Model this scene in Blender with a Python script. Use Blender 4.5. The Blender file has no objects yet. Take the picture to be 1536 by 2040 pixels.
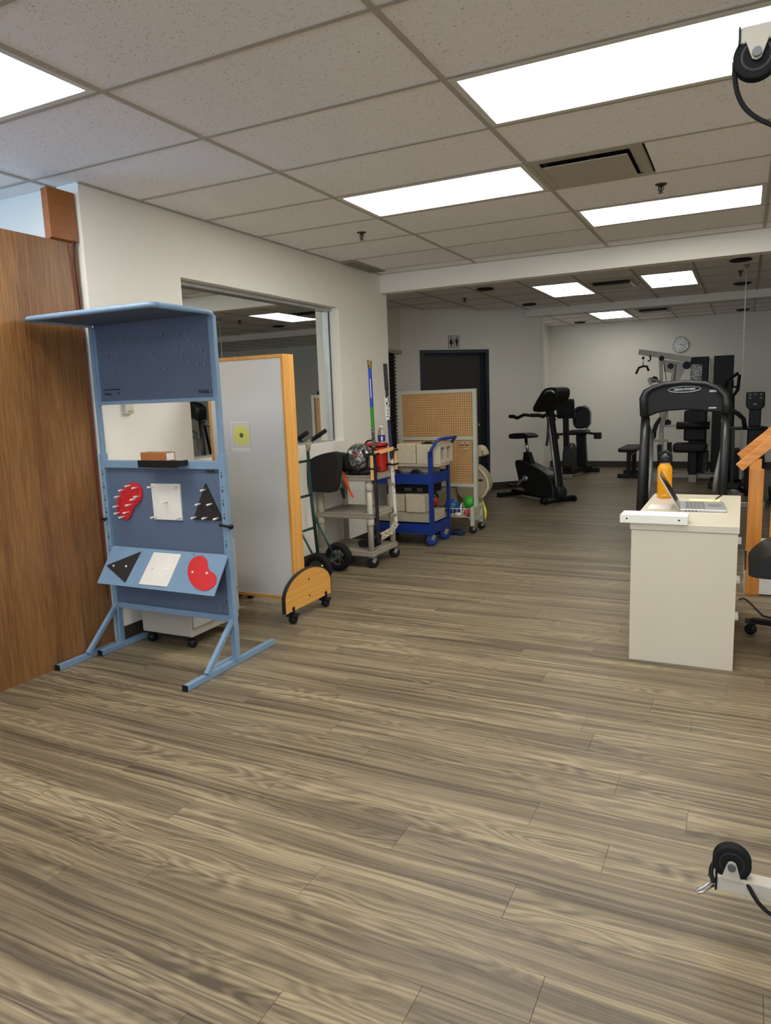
import bpy, bmesh, math, random
from mathutils import Vector, Matrix
random.seed(7)
PI = math.pi
C = bpy.context.scene.collection
sc = bpy.context.scene

# ------------------------------------------------------------------ camera
cd = bpy.data.cameras.new('camera')
cam = bpy.data.objects.new('camera', cd)
C.objects.link(cam)
PITCH, YAW, ROLL = -0.156177, -0.464218, -0.035485
f = Vector((math.sin(YAW)*math.cos(PITCH), math.cos(YAW)*math.cos(PITCH), math.sin(PITCH)))
rt = Vector((math.cos(YAW), -math.sin(YAW), 0))
up = rt.cross(f)
a_, b_ = rt*math.cos(ROLL)+up*math.sin(ROLL), -rt*math.sin(ROLL)+up*math.cos(ROLL)
m = Matrix((a_, b_, -f)).transposed().to_4x4()
m.translation = (0, 0, 1.44)
cam.matrix_world = m
cd.sensor_fit = 'HORIZONTAL'
cd.sensor_width = 36
cd.lens = 1429.35/1536*36
cd.clip_start = 0.05
sc.camera = cam

# ------------------------------------------------------------------ world, light, exposure
LIGHT = 14.5           # front ceiling panels
DIM = 3.6            # far panels with one tube working
W = bpy.data.worlds.new('sky')
sc.world = W
W.use_nodes = True
bg = W.node_tree.nodes['Background']
bg.inputs[0].default_value = (0.45, 0.66, 1.0, 1)
bg.inputs[1].default_value = 2.0
dl = bpy.data.lights.new('daylight', 'AREA')     # daylight entering by the window behind the wood partition
dl.energy = 170
dl.color = (0.24, 0.54, 1.0)
dl.shape = 'RECTANGLE'
dl.size, dl.size_y = 2.6, 1.2
dlo = bpy.data.objects.new('daylight', dl)
dlo.location = (-6.45, 0.6, 1.85)
dlo.rotation_euler = (0, -PI/2, 0)
C.objects.link(dlo)
d2l = bpy.data.lights.new('fill_rear', 'AREA')  # fill lamp added behind the camera, shining in through an added window
d2l.energy = 85
d2l.color = (0.86, 0.93, 1.0)
d2l.shape = 'RECTANGLE'
d2l.size, d2l.size_y = 5.6, 1.5
d2o = bpy.data.objects.new('fill_rear', d2l)
d2o.location = (.2, -4.3, 1.6)
d2o.rotation_euler = (PI/2, 0, 0)
C.objects.link(d2o)
sc.view_settings.view_transform = 'Standard'
sc.view_settings.look = 'None'
sc.view_settings.gamma = 1
sc.view_settings.exposure = 0.27
sc.view_settings.use_curve_mapping = False
sc.cycles.use_denoising = True
sc.cycles.max_bounces = 8
sc.cycles.sample_clamp_indirect = 6

# ------------------------------------------------------------------ materials
def lin(c):
    return tuple(((v/255)/12.92 if v/255 <= .04045 else ((v/255+.055)/1.055)**2.4) for v in c)+(1,)
class NT:
    def __init__(s, m):
        s.t = m.node_tree; s.n = s.t.nodes; s.l = s.t.links
    def add(s, typ, **kw):
        n = s.n.new(typ)
        for k, v in kw.items(): setattr(n, k, v)
        return n
    def link(s, a, b): s.l.new(a, b)
    def math(s, op, a, b=None):
        n = s.add('ShaderNodeMath', operation=op)
        for i, v in enumerate((a, b)):
            if v is None: continue
            if isinstance(v, (int, float)): n.inputs[i].default_value = v
            else: s.link(v, n.inputs[i])
        return n.outputs[0]
def mat(name, rgb, rough=.5, metal=0, var=.06, scale=8, bump=0, bscale=120, spec=.5, coat=0, stretch=None):
    """procedural paint / plastic / metal: base colour with a little noise wear and optional fine relief"""
    m = bpy.data.materials.new(name); m.use_nodes = True
    t = NT(m); p = t.n['Principled BSDF']
    p.inputs['Roughness'].default_value = rough
    p.inputs['Metallic'].default_value = metal
    p.inputs['Specular IOR Level'].default_value = spec
    p.inputs['Coat Weight'].default_value = coat
    c = lin(rgb)
    tc = t.add('ShaderNodeTexCoord')
    src = tc.outputs['Object']
    if stretch:
        mp = t.add('ShaderNodeMapping'); mp.inputs['Scale'].default_value = stretch
        t.link(src, mp.inputs[0]); src = mp.outputs[0]
    nz = t.add('ShaderNodeTexNoise'); nz.inputs['Scale'].default_value = scale; nz.inputs['Detail'].default_value = 4
    t.link(src, nz.inputs['Vector'])
    rp = t.add('ShaderNodeValToRGB')
    rp.color_ramp.elements[0].position = .3; rp.color_ramp.elements[1].position = .7
    rp.color_ramp.elements[0].color = tuple(max(0, v*(1-var)) for v in c[:3])+(1,)
    rp.color_ramp.elements[1].color = tuple(min(1, v*(1+var)) for v in c[:3])+(1,)
    t.link(nz.outputs[0], rp.inputs[0]); t.link(rp.outputs[0], p.inputs['Base Color'])
    if bump:
        n2 = t.add('ShaderNodeTexNoise'); n2.inputs['Scale'].default_value = bscale; n2.inputs['Detail'].default_value = 3
        t.link(src, n2.inputs['Vector'])
        b = t.add('ShaderNodeBump'); b.inputs['Strength'].default_value = bump; b.inputs['Distance'].default_value = .002
        t.link(n2.outputs[0], b.inputs['Height']); t.link(b.outputs[0], p.inputs['Normal'])
    return m
def wood(name, dark, light, axis=2, fine=90, broad=10, rough=.45):
    m = bpy.data.materials.new(name); m.use_nodes = True
    t = NT(m); p = t.n['Principled BSDF']; p.inputs['Roughness'].default_value = rough
    tc = t.add('ShaderNodeTexCoord'); mp = t.add('ShaderNodeMapping')
    s = [1, 1, 1]; s[axis] = .035
    mp.inputs['Scale'].default_value = s
    t.link(tc.outputs['Object'], mp.inputs[0])
    n1 = t.add('ShaderNodeTexNoise'); n1.inputs['Scale'].default_value = broad; n1.inputs['Detail'].default_value = 3; n1.inputs['Distortion'].default_value = .6
    n2 = t.add('ShaderNodeTexNoise'); n2.inputs['Scale'].default_value = fine; n2.inputs['Detail'].default_value = 3
    t.link(mp.outputs[0], n1.inputs['Vector']); t.link(mp.outputs[0], n2.inputs['Vector'])
    v = t.math('ADD', t.math('MULTIPLY', n1.outputs[0], .45), t.math('MULTIPLY', n2.outputs[0], .55))
    r = t.add('ShaderNodeValToRGB'); r.color_ramp.elements[0].position = .34; r.color_ramp.elements[1].position = .66
    r.color_ramp.elements[0].color = lin(dark); r.color_ramp.elements[1].color = lin(light)
    t.link(v, r.inputs[0]); t.link(r.outputs[0], p.inputs['Base Color'])
    return m
def emit(name, rgb, strength, bands=True):
    m = bpy.data.materials.new(name); m.use_nodes = True
    t = NT(m); p = t.n['Principled BSDF']
    p.inputs['Base Color'].default_value = (.7, .7, .7, 1)
    p.inputs['Emission Color'].default_value = rgb+(1,)
    tc = t.add('ShaderNodeTexCoord'); sp = t.add('ShaderNodeSeparateXYZ'); t.link(tc.outputs['Object'], sp.inputs[0])
    wv = t.math('ABSOLUTE', t.math('SINE', t.math('MULTIPLY', sp.outputs[1], 10.6)))   # two tube rows behind the lens
    v = t.math('MULTIPLY', t.math('ADD', t.math('MULTIPLY', wv, .85 if bands else 0), .33), strength)
    t.link(v, p.inputs['Emission Strength'])
    return m
def floor_mat():
    m = bpy.data.materials.new('vinyl_plank'); m.use_nodes = True
    t = NT(m); p = t.n['Principled BSDF']
    geo = t.add('ShaderNodeNewGeometry'); sp = t.add('ShaderNodeSeparateXYZ'); t.link(geo.outputs['Position'], sp.inputs[0])
    oi = t.add('ShaderNodeObjectInfo')
    row = t.math('FLOOR', t.math('DIVIDE', t.math('SUBTRACT', sp.outputs[1], 1.43), .1525))
    wn = t.add('ShaderNodeTexWhiteNoise', noise_dimensions='1D'); t.link(t.math('ADD', row, t.math('MULTIPLY', oi.outputs['Random'], 77)), wn.inputs['W'])
    rnd = wn.outputs['Value']
    def co(sx, sy, off, w=None, k=.9):
        c = t.add('ShaderNodeCombineXYZ')
        t.link(t.math('MULTIPLY', sp.outputs[0], sx), c.inputs[0])
        t.link(t.math('MULTIPLY', t.math('ADD', sp.outputs[1], w) if w else sp.outputs[1], sy), c.inputs[1])
        t.link(t.math('ADD', t.math('MULTIPLY', rnd, k), off), c.inputs[2])       # neighbouring planks differ a little, the streaks run on
        return c.outputs[0]
    def noise(v, d, dist=0):
        n = t.add('ShaderNodeTexNoise'); n.inputs['Scale'].default_value = 1; n.inputs['Detail'].default_value = d; n.inputs['Distortion'].default_value = dist
        t.link(v, n.inputs['Vector']); return n.outputs[0]
    wob = t.math('MULTIPLY', t.math('SUBTRACT', noise(co(1.3, 6, 9), 2), .5), .07)
    broad = noise(co(.7, 13, 0, wob), 3, .3)
    ring = t.math('ADD', t.math('MULTIPLY', t.math('SINE', t.math('MULTIPLY', noise(co(1.2, 7, 2), 2), 105)), .5), .5)
    mask = t.math('MULTIPLY', t.math('SUBTRACT', noise(co(.8, 5, 5), 1), .42), 5)
    mask = t.math('MINIMUM', t.math('MAXIMUM', mask, .12), 1)
    fine = noise(co(1.6, 260, 3, wob), 3)
    mid = noise(co(.8, 75, 6, wob), 4, .25)
    v = t.math('ADD', t.math('ADD', t.math('MULTIPLY', broad, .44), t.math('MULTIPLY', t.math('MULTIPLY', ring, mask), .12)), t.math('ADD', t.math('MULTIPLY', fine, .2), t.math('MULTIPLY', mid, .56)))
    r = t.add('ShaderNodeValToRGB'); e = r.color_ramp.elements
    e[0].position = .48; e[0].color = lin((76, 66, 51))
    e[1].position = .80; e[1].color = lin((154, 139, 110))
    x = e.new(.64); x.color = lin((117, 104, 82))
    t.link(v, r.inputs[0])
    t.link(r.outputs[0], p.inputs['Base Color'])
    p.inputs['Roughness'].default_value = .42
    p.inputs['Specular IOR Level'].default_value = .35
    b = t.add('ShaderNodeBump'); b.inputs['Strength'].default_value = .12; b.inputs['Distance'].default_value = .001
    t.link(fine, b.inputs['Height']); t.link(b.outputs[0], p.inputs['Normal'])
    return m
def tile_mat():
    m = bpy.data.materials.new('mineral_tile'); m.use_nodes = True
    t = NT(m); p = t.n['Principled BSDF']; p.inputs['Roughness'].default_value = .95; p.inputs['Specular IOR Level'].default_value = .1
    geo = t.add('ShaderNodeNewGeometry')
    v = t.add('ShaderNodeTexVoronoi'); v.inputs['Scale'].default_value = 110; v.inputs['Randomness'].default_value = 1
    t.link(geo.outputs['Position'], v.inputs['Vector'])
    n = t.add('ShaderNodeTexNoise'); n.inputs['Scale'].default_value = 60; t.link(geo.outputs['Position'], n.inputs['Vector'])
    d = t.math('ADD', v.outputs['Distance'], t.math('MULTIPLY', t.math('SUBTRACT', n.outputs[0], .5), .9))
    r = t.add('ShaderNodeValToRGB'); e = r.color_ramp.elements
    e[0].position = .08; e[0].color = lin((150, 142, 134)); e[1].position = .17; e[1].color = lin((242, 239, 237))
    t.link(d, r.inputs[0]); t.link(r.outputs[0], p.inputs['Base Color'])
    return m
def peg_mat():
    m = bpy.data.materials.new('pegboard'); m.use_nodes = True
    t = NT(m); p = t.n['Principled BSDF']; p.inputs['Roughness'].default_value = .6
    geo = t.add('ShaderNodeNewGeometry'); sp = t.add('ShaderNodeSeparateXYZ'); t.link(geo.outputs['Position'], sp.inputs[0])
    def cell(o):
        return t.math('SUBTRACT', t.math('FRACT', t.math('DIVIDE', o, .0254)), .5)
    x, z = cell(sp.outputs[0]), cell(sp.outputs[2])
    d = t.math('SQRT', t.math('ADD', t.math('MULTIPLY', x, x), t.math('MULTIPLY', z, z)))
    h = t.math('LESS_THAN', d, .2)
    nz = t.add('ShaderNodeTexNoise'); nz.inputs['Scale'].default_value = 14; t.link(geo.outputs['Position'], nz.inputs['Vector'])
    r = t.add('ShaderNodeValToRGB'); r.color_ramp.elements[0].color = lin((176, 132, 82)); r.color_ramp.elements[1].color = lin((196, 152, 98))
    t.link(nz.outputs[0], r.inputs[0])
    mx = t.add('ShaderNodeMix', data_type='RGBA'); t.link(h, mx.inputs[0]); t.link(r.outputs[0], mx.inputs[6]); mx.inputs[7].default_value = lin((66, 46, 28))
    t.link(mx.outputs[2], p.inputs['Base Color'])
    return m
def mirror_mat():
    m = bpy.data.materials.new('mirror_glass'); m.use_nodes = True
    p = m.node_tree.nodes['Principled BSDF']
    p.inputs['Metallic'].default_value = 1; p.inputs['Roughness'].default_value = .01
    p.inputs['Base Color'].default_value = (.74, .76, .73, 1)
    return m
def glass_mat(name, rgb=(1, 1, 1), rough=.02, trans=1):
    m = bpy.data.materials.new(name); m.use_nodes = True
    p = m.node_tree.nodes['Principled BSDF']
    p.inputs['Base Color'].default_value = rgb+(1,); p.inputs['Roughness'].default_value = rough
    p.inputs['Transmission Weight'].default_value = trans; p.inputs['IOR'].default_value = 1.3
    return m
def blotch(name, base, spots, scale=22, rough=.35, lo=.52, hi=.56, metal=0):
    """base colour broken by printed blotches"""
    m = mat(name, base, rough, metal)
    t = NT(m); p = t.n['Principled BSDF']
    tc = t.add('ShaderNodeTexCoord'); n = t.add('ShaderNodeTexNoise'); n.inputs['Scale'].default_value = scale; n.inputs['Detail'].default_value = 3; n.inputs['Distortion'].default_value = 1.2
    t.link(tc.outputs['Object'], n.inputs['Vector'])
    r = t.add('ShaderNodeValToRGB'); e = r.color_ramp.elements
    e[0].position = lo; e[0].color = lin(base); e[1].position = hi; e[1].color = lin(spots)
    t.link(n.outputs[0], r.inputs[0]); t.link(r.outputs[0], p.inputs['Base Color'])
    return m
def rings_mat():
    m = bpy.data.materials.new('target_print'); m.use_nodes = True
    t = NT(m); p = t.n['Principled BSDF']; p.inputs['Roughness'].default_value = .3
    tc = t.add('ShaderNodeTexCoord'); sp = t.add('ShaderNodeSeparateXYZ'); t.link(tc.outputs['Object'], sp.inputs[0])
    d = t.math('SQRT', t.math('ADD', t.math('MULTIPLY', sp.outputs[0], sp.outputs[0]), t.math('MULTIPLY', sp.outputs[2], sp.outputs[2])))
    band = t.math('LESS_THAN', t.math('FRACT', t.math('DIVIDE', d, .0085)), .8)
    r = t.add('ShaderNodeValToRGB'); r.color_ramp.interpolation = 'CONSTANT'; e = r.color_ramp.elements
    e[0].position = 0; e[0].color = lin((25, 28, 24)); e[1].position = .0155; e[1].color = lin((226, 222, 118))
    x = e.new(.0665); x.color = lin((214, 204, 196))
    t.link(d, r.inputs[0])
    mx = t.add('ShaderNodeMix', data_type='RGBA'); t.link(band, mx.inputs[0]); mx.inputs[6].default_value = lin((190, 186, 92)); t.link(r.outputs[0], mx.inputs[7])
    # outside the disc the paper stays plain
    o = t.math('GREATER_THAN', d, .0665)
    m2 = t.add('ShaderNodeMix', data_type='RGBA'); t.link(o, m2.inputs[0]); t.link(mx.outputs[2], m2.inputs[6]); m2.inputs[7].default_value = lin((216, 206, 198))
    t.link(m2.outputs[2], p.inputs['Base Color'])
    return m
M = dict(
 wall=mat('wall_paint', (236, 232, 220), .75, var=.015, scale=2, bump=.05, bscale=260, spec=.2),
 white_trim=mat('white_trim', (228, 226, 214), .5, var=.02),
 slab=mat('slab', (90, 85, 78), .9),
 tile=tile_mat(), plank=floor_mat(),
 seam=mat('plank_seam', (58, 50, 40), .8),
 grid=mat('ceiling_grid_paint', (176, 168, 155), .6, var=.02),
 base=mat('baseboard_vinyl', (52, 44, 38), .55, var=.08),
 lens=emit('light_lens', (1, .99, .945), LIGHT), lens_dim=emit('light_lens_dim', (1, .93, .87), DIM), lens_cool=emit('light_lens_cool', (.88, .96, 1.0), DIM), lens_far=emit('light_lens_far', (1, .98, .93), 8),
 fix=mat('fixture_paint', (215, 212, 205), .45, var=.02),
 dark=mat('vent_dark', (24, 22, 20), .8), vent=mat('vent_paint', (176, 168, 150), .5, var=.03),
 brass=mat('sprinkler_metal', (92, 80, 62), .35, metal=.8),
 veneer=wood('walnut_veneer', (88, 54, 24), (146, 103, 58), 2, 170, 6, .4),
 boxwood=wood('orange_veneer', (132, 74, 16), (150, 88, 22), 1, 40, 6, .4),
 wire=mat('red_wire', (120, 30, 34), .5), black=mat('black_plastic', (20, 20, 21), .5, var=.12, spec=.3), rubber=mat('black_rubber', (20, 19, 20), .75, var=.12, bump=.2, spec=.25),
 blue=mat('powder_blue_paint', (116, 143, 168), .42, var=.05, bump=.05), board=mat('blue_board', (84, 99, 121), .55, var=.05),
 red=mat('red_board', (196, 34, 40), .5), white=mat('white_board', (222, 218, 208), .5), blackb=mat('black_board', (34, 31, 28), .55),
 dowel=mat('white_dowel', (232, 228, 218), .5), ink=mat('black_ink', (16, 16, 20), .6), steel=mat('steel', (170, 170, 168), .3, metal=.9),
 cardboard=mat('brown_box', (150, 92, 48), .6, var=.1), 
 cabgrey=mat('cabinet_grey', (160, 154, 142), .5, var=.03),
 melamine=mat('whiteboard_face', (206, 204, 200), .3, var=.02, scale=3), oak=wood('light_oak', (190, 132, 62), (222, 166, 88), 2, 60, 8, .4), oak_y=wood('light_oak_flat', (196, 140, 62), (220, 164, 84), 1, 50, 6, .4),
 edge=mat('black_edge', (38, 30, 24), .5), paper=mat('paper', (226, 222, 214), .6, var=.01), target=rings_mat(),
 green=mat('dark_green_paint', (22, 62, 52), .4, var=.1), tape=blotch('white_tape', (196, 186, 164), (120, 96, 72), 60),
 hub=mat('wheel_hub', (92, 96, 96), .45, metal=.4), cart=mat('grey_cart_plastic', (148, 140, 124), .6, var=.06), cartleg=mat('cart_leg_plastic', (176, 168, 148), .55, var=.05),
 cloth=mat('black_cloth', (24, 23, 23), .95, bump=.6, bscale=60), orange=mat('orange_cloth', (214, 78, 22), .8, bump=.4, bscale=80),
 helmet=blotch('silver_print', (52, 52, 52), (150, 148, 142), 30, .28, .46, .58, .35), redcloth=mat('red_bag', (186, 34, 18), .55, bump=.3, bscale=50),
 clear=glass_mat('clear_plastic'), bluewrap=mat('blue_wrap', (34, 36, 128), .4), 
 navy=mat('navy_shaft', (28, 40, 84), .35), shaft_blue=mat('blue_shaft', (28, 64, 160), .35), shaft_green=mat('green_shaft', (38, 128, 24), .35), shaft_black=mat('black_shaft', (30, 28, 30), .4),
 shaft_mix=blotch('patterned_shaft', (40, 44, 34), (150, 150, 120), 70, .4), shaft_white=blotch('white_shaft', (216, 214, 206), (60, 60, 64), 34, .4, .6, .63),
 gold=blotch('tape_knob', (142, 116, 52), (60, 52, 34), 50, .5), pine=mat('pine_slat', (222, 174, 112), .55, var=.08, stretch=(1, 1, .1), scale=30),
 cblue=mat('royal_blue_paint', (12, 46, 122), .4, var=.06), conc=mat('concrete', (186, 174, 150), .9, var=.07, scale=30, bump=.6, bscale=90), conc2=mat('concrete_plank', (170, 158, 136), .9, var=.1, scale=18, bump=.5),
 peg=peg_mat(), pegframe=mat('grey_green_paint', (176, 178, 162), .5, var=.05), cream=mat('cream_plastic', (214, 202, 164), .45, var=.05), creamd=mat('dark_cream', (178, 166, 132), .5),  # creamd is a darker cream plastic
 ballb=mat('blue_ball', (20, 78, 128), .35), ballg=mat('green_ball', (54, 152, 44), .45), ballr=mat('red_ball', (190, 44, 34), .5), chrome=mat('chrome', (205, 205, 205), .15, metal=1), yellow=mat('yellow_cord', (222, 206, 52), .5), teal=mat('teal_plastic', (20, 86, 80), .5),
 gym=mat('silver_frame', (150, 146, 130), .4, metal=.3), gymd=mat('gym_black', (18, 17, 17), .5, var=.1, spec=.3), pad=mat('black_vinyl', (30, 26, 25), .5, bump=.15, spec=.3), plac=blotch('placard_print', (28, 28, 28), (200, 200, 192), 30, .4, .46, .5),
 tread=mat('treadmill_charcoal', (36, 37, 37), .35, var=.08, spec=.45), treadd=mat('treadmill_face', (20, 21, 20), .55, spec=.25), bike=mat('bike_charcoal', (30, 30, 30), .45, var=.1, spec=.35), biked=mat('bike_dark', (22, 21, 21), .5, spec=.3), silver=mat('silver_plastic', (150, 152, 150), .3, metal=.4),
 door=mat('door_dark', (48, 45, 41), .5, var=.06), frameb=mat('navy_frame', (38, 44, 58), .4, var=.05), void=mat('room_shade', (46, 42, 38), .9),
 desk=mat("white_laminate", (202, 193, 172), .35, var=.015, scale=3), alu=mat('aluminium', (186, 186, 184), .35, metal=.6), bottle=mat('yellow_powdercoat', (226, 154, 8), .4, var=.03), screen=mat('screen_black', (16, 15, 18), .12),
 key=mat('grey_key', (112, 112, 112), .5), note=mat('yellow_note', (226, 222, 160), .6), spruce=wood('spruce', (186, 112, 40), (222, 152, 70), 2, 50, 9, .4), spruce_x=wood('spruce_rail', (190, 116, 42), (224, 154, 72), 0, 50, 9, .4),
 leather=mat('chair_leather', (24, 22, 23), .4, bump=.1, spec=.35), clockf=mat('clock_face', (228, 229, 232), .5), sign=mat('sign_face', (214, 208, 194), .5), ivory=mat('ivory_plastic', (214, 206, 186), .45),
 pulley=mat('pulley_arm_paint', (180, 172, 156), .45, var=.04), mirror=mirror_mat(), led=mat('console_led', (170, 172, 168), .4),
)

# ------------------------------------------------------------------ mesh helpers
class MB:
    def __init__(s): s.b = bmesh.new()
    def _q(s, vs, faces, smooth=False):
        v = [s.b.verts.new(p) for p in vs]
        for fc in faces:
            try: s.b.faces.new([v[i] for i in fc]).smooth = smooth
            except ValueError: pass
        return s
    def box(s, x0, x1, y0, y1, z0, z1):
        return s._q([(x, y, z) for x in (x0, x1) for y in (y0, y1) for z in (z0, z1)],
                    [(0, 1, 3, 2), (4, 6, 7, 5), (0, 4, 5, 1), (2, 3, 7, 6), (0, 2, 6, 4), (1, 5, 7, 3)])
    def obox(s, c, size, rot):
        R = Matrix.Rotation(rot[2], 3, 'Z') @ Matrix.Rotation(rot[1], 3, 'Y') @ Matrix.Rotation(rot[0], 3, 'X')
        c = Vector(c)
        return s._q([c+R @ Vector((x*size[0]/2, y*size[1]/2, z*size[2]/2)) for x in (-1, 1) for y in (-1, 1) for z in (-1, 1)],
                    [(0, 1, 3, 2), (4, 6, 7, 5), (0, 4, 5, 1), (2, 3, 7, 6), (0, 2, 6, 4), (1, 5, 7, 3)])
    def bar(s, p, q, w, h, up=(0, 0, 1)):
        p, q = Vector(p), Vector(q); d = (q-p).normalized(); u = Vector(up)
        if abs(d.dot(u)) > .98: u = Vector((0, 1, 0))
        sd = d.cross(u).normalized(); u = sd.cross(d)
        vs = [e+sd*w/2*a+u*h/2*b for e in (p, q) for a in (-1, 1) for b in (-1, 1)]
        return s._q(vs, [(0, 1, 3, 2), (4, 6, 7, 5), (0, 4, 5, 1), (2, 3, 7, 6), (0, 2, 6, 4), (1, 5, 7, 3)])
    def tube(s, pts, r, n=10, closed=False, flat=1):
        P = [Vector(p) for p in pts]; k = len(P)
        rr = r if isinstance(r, (list, tuple)) else [r]*k
        rings = []; prev = None
        for i, p in enumerate(P):
            if closed: d = P[(i+1) % k]-P[i-1]
            else: d = P[min(i+1, k-1)]-P[max(i-1, 0)]
            d.normalize()
            if prev is None:
                u = Vector((0, 0, 1)) if abs(d.z) < .9 else Vector((1, 0, 0))
                u = (u-d*u.dot(d)).normalized()
            else:
                u = prev-d*prev.dot(d)
                u = u.normalized() if u.length > 1e-6 else d.orthogonal().normalized()
            prev = u; w = d.cross(u)
            rings.append([s.b.verts.new(p+(u*math.cos(2*PI*j/n)*flat+w*math.sin(2*PI*j/n))*rr[i]) for j in range(n)])
        for i in range(k if closed else k-1):
            A, B = rings[i], rings[(i+1) % k]
            for j in range(n):
                s.b.faces.new((A[j], A[(j+1) % n], B[(j+1) % n], B[j])).smooth = True
        if not closed:
            s.b.faces.new(rings[0][::-1]); s.b.faces.new(rings[-1])
        return s
    def lathe(s, prof, o=(0, 0, 0), axis='Z', n=24, caps=True):
        o = Vector(o); rings = []
        if isinstance(axis, str): axis = {'X': (1, 0, 0), 'Y': (0, 1, 0), 'Z': (0, 0, 1)}[axis]
        ax = Vector(axis).normalized(); u = ax.orthogonal().normalized(); w = ax.cross(u)
        for r, z in prof:
            rings.append([s.b.verts.new(o+ax*z+(u*math.cos(2*PI*j/n)+w*math.sin(2*PI*j/n))*max(r, 1e-4)) for j in range(n)])
        for A, B in zip(rings, rings[1:]):
            for j in range(n): s.b.faces.new((A[j], A[(j+1) % n], B[(j+1) % n], B[j])).smooth = True
        if caps:
            s.b.faces.new(rings[0][::-1]); s.b.faces.new(rings[-1])
        return s
    def cyl(s, p, q, r, n=16, r2=None):
        p, q = Vector(p), Vector(q); L = (q-p).length
        return s.lathe([(r, 0), (r if r2 is None else r2, L)], p, tuple(q-p), n)
    def prism(s, pts, o, u, v, t, smooth=False):
        """polygon pts (a,b) -> o+a*u+b*v, extruded by t along u x v"""
        o, u, v = Vector(o), Vector(u), Vector(v); n = u.cross(v).normalized()*t
        A = [s.b.verts.new(o+u*a+v*b) for a, b in pts]; B = [s.b.verts.new(o+u*a+v*b+n) for a, b in pts]
        k = len(pts)
        s.b.faces.new(A[::-1]); s.b.faces.new(B)
        for i in range(k): s.b.faces.new((A[i], A[(i+1) % k], B[(i+1) % k], B[i])).smooth = smooth
        return s
    def ball(s, c, r, n=20, m=12, pw=1):
        c = Vector(c); r = (r, r, r) if isinstance(r, (int, float)) else r
        sg = lambda t: math.copysign(abs(t)**pw, t)
        top = s.b.verts.new(c+Vector((0, 0, r[2]))); bot = s.b.verts.new(c-Vector((0, 0, r[2]))); rings = []
        for i in range(1, m):
            th = PI*i/m
            rings.append([s.b.verts.new(c+Vector((r[0]*sg(math.sin(th))*sg(math.cos(2*PI*j/n)), r[1]*sg(math.sin(th))*sg(math.sin(2*PI*j/n)), r[2]*sg(math.cos(th))))) for j in range(n)])
        for j in range(n):
            s.b.faces.new((top, rings[0][j], rings[0][(j+1) % n])).smooth = True
            s.b.faces.new((bot, rings[-1][(j+1) % n], rings[-1][j])).smooth = True
        for A, B in zip(rings, rings[1:]):
            for j in range(n): s.b.faces.new((A[j], B[j], B[(j+1) % n], A[(j+1) % n])).smooth = True
        return s
    def mesh(s, name):
        bmesh.ops.recalc_face_normals(s.b, faces=s.b.faces)
        me = bpy.data.meshes.new(name); s.b.to_mesh(me); s.b.free(); return me
LOC = {}     # things whose parts are built in the thing's own coordinates
def thing(name, label, cat, loc=(0, 0, 0), rotz=0, group=None, local=False):
    o = bpy.data.objects.new(name, None); C.objects.link(o)
    o.empty_display_size = .1
    o.location = loc; o.rotation_euler = (0, 0, rotz)
    o['label'] = label; o['category'] = cat
    if group: o['group'] = group
    LOC[o.name] = (Matrix.Translation(loc) @ Matrix.Rotation(rotz, 4, 'Z'), local)
    return o
def obj(name, mb, m, parent=None, bevel=0, seg=2, sub=0, kind=None, label=None):
    me = mb.mesh(name) if isinstance(mb, MB) else mb
    me.materials.append(m)
    o = bpy.data.objects.new(name, me); C.objects.link(o)
    if parent is not None:
        r = parent
        while r.parent: r = r.parent
        if r.name in LOC:
            Mx, local = LOC[r.name]
            if not local: me.transform(Mx.inverted())
        o.parent = parent
    if bevel:
        b = o.modifiers.new('bevel', 'BEVEL'); b.width = bevel; b.segments = seg; b.limit_method = 'ANGLE'
    if sub:
        b = o.modifiers.new('sub', 'SUBSURF'); b.levels = sub; b.render_levels = sub
    if kind: o['kind'] = kind
    if label: o['label'] = label
    return o
def solo(name, mb, m, label, cat, group=None, bevel=0, sub=0):
    me = mb.mesh(name)
    xs = [v.co for v in me.vertices]
    lo = Vector(min(v[i] for v in xs) for i in range(3)); hi = Vector(max(v[i] for v in xs) for i in range(3))
    base = Vector(((lo.x+hi.x)/2, (lo.y+hi.y)/2, lo.z))
    me.transform(Matrix.Translation(-base))
    o = obj(name, me, m, None, bevel, 2, sub)
    o.location = base; o['label'] = label; o['category'] = cat
    if group: o['group'] = group
    LOC[o.name] = (Matrix.Translation(base), False)
    return o
def struct(name, mb, m, parent=None, bevel=0):
    o = obj(name, mb, m, parent, bevel)
    if parent is None: o['kind'] = 'structure'
    return o
def text(name, body, size, o, u, v, m, parent, align='CENTER', ext=.0004):
    """flat lettering as a mesh, baseline direction u, up v"""
    cu = bpy.data.curves.new(name, 'FONT'); cu.body = body; cu.size = size; cu.extrude = ext; cu.offset = size*.03
    cu.align_x = align; cu.align_y = 'CENTER'; cu.resolution_u = 3
    tmp = bpy.data.objects.new('tmp', cu); C.objects.link(tmp)
    bpy.context.view_layer.update()
    me = bpy.data.meshes.new_from_object(tmp.evaluated_get(bpy.context.evaluated_depsgraph_get()))
    bpy.data.objects.remove(tmp)
    u, v = Vector(u).normalized(), Vector(v).normalized()
    R = Matrix((u, v, u.cross(v))).transposed().to_4x4(); R.translation = o
    me.transform(R); me.materials.clear()
    return obj(name, me, m, parent)
def dup(root, loc, rotz=0, label=None):
    r = root.copy(); C.objects.link(r); r.location = loc; r.rotation_euler = (0, 0, rotz)
    if label: r['label'] = label
    for ch in list(root.children):
        c = ch.copy(); C.objects.link(c); c.parent = r
        for g in list(ch.children):
            d = g.copy(); C.objects.link(d); d.parent = c
    return r
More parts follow.
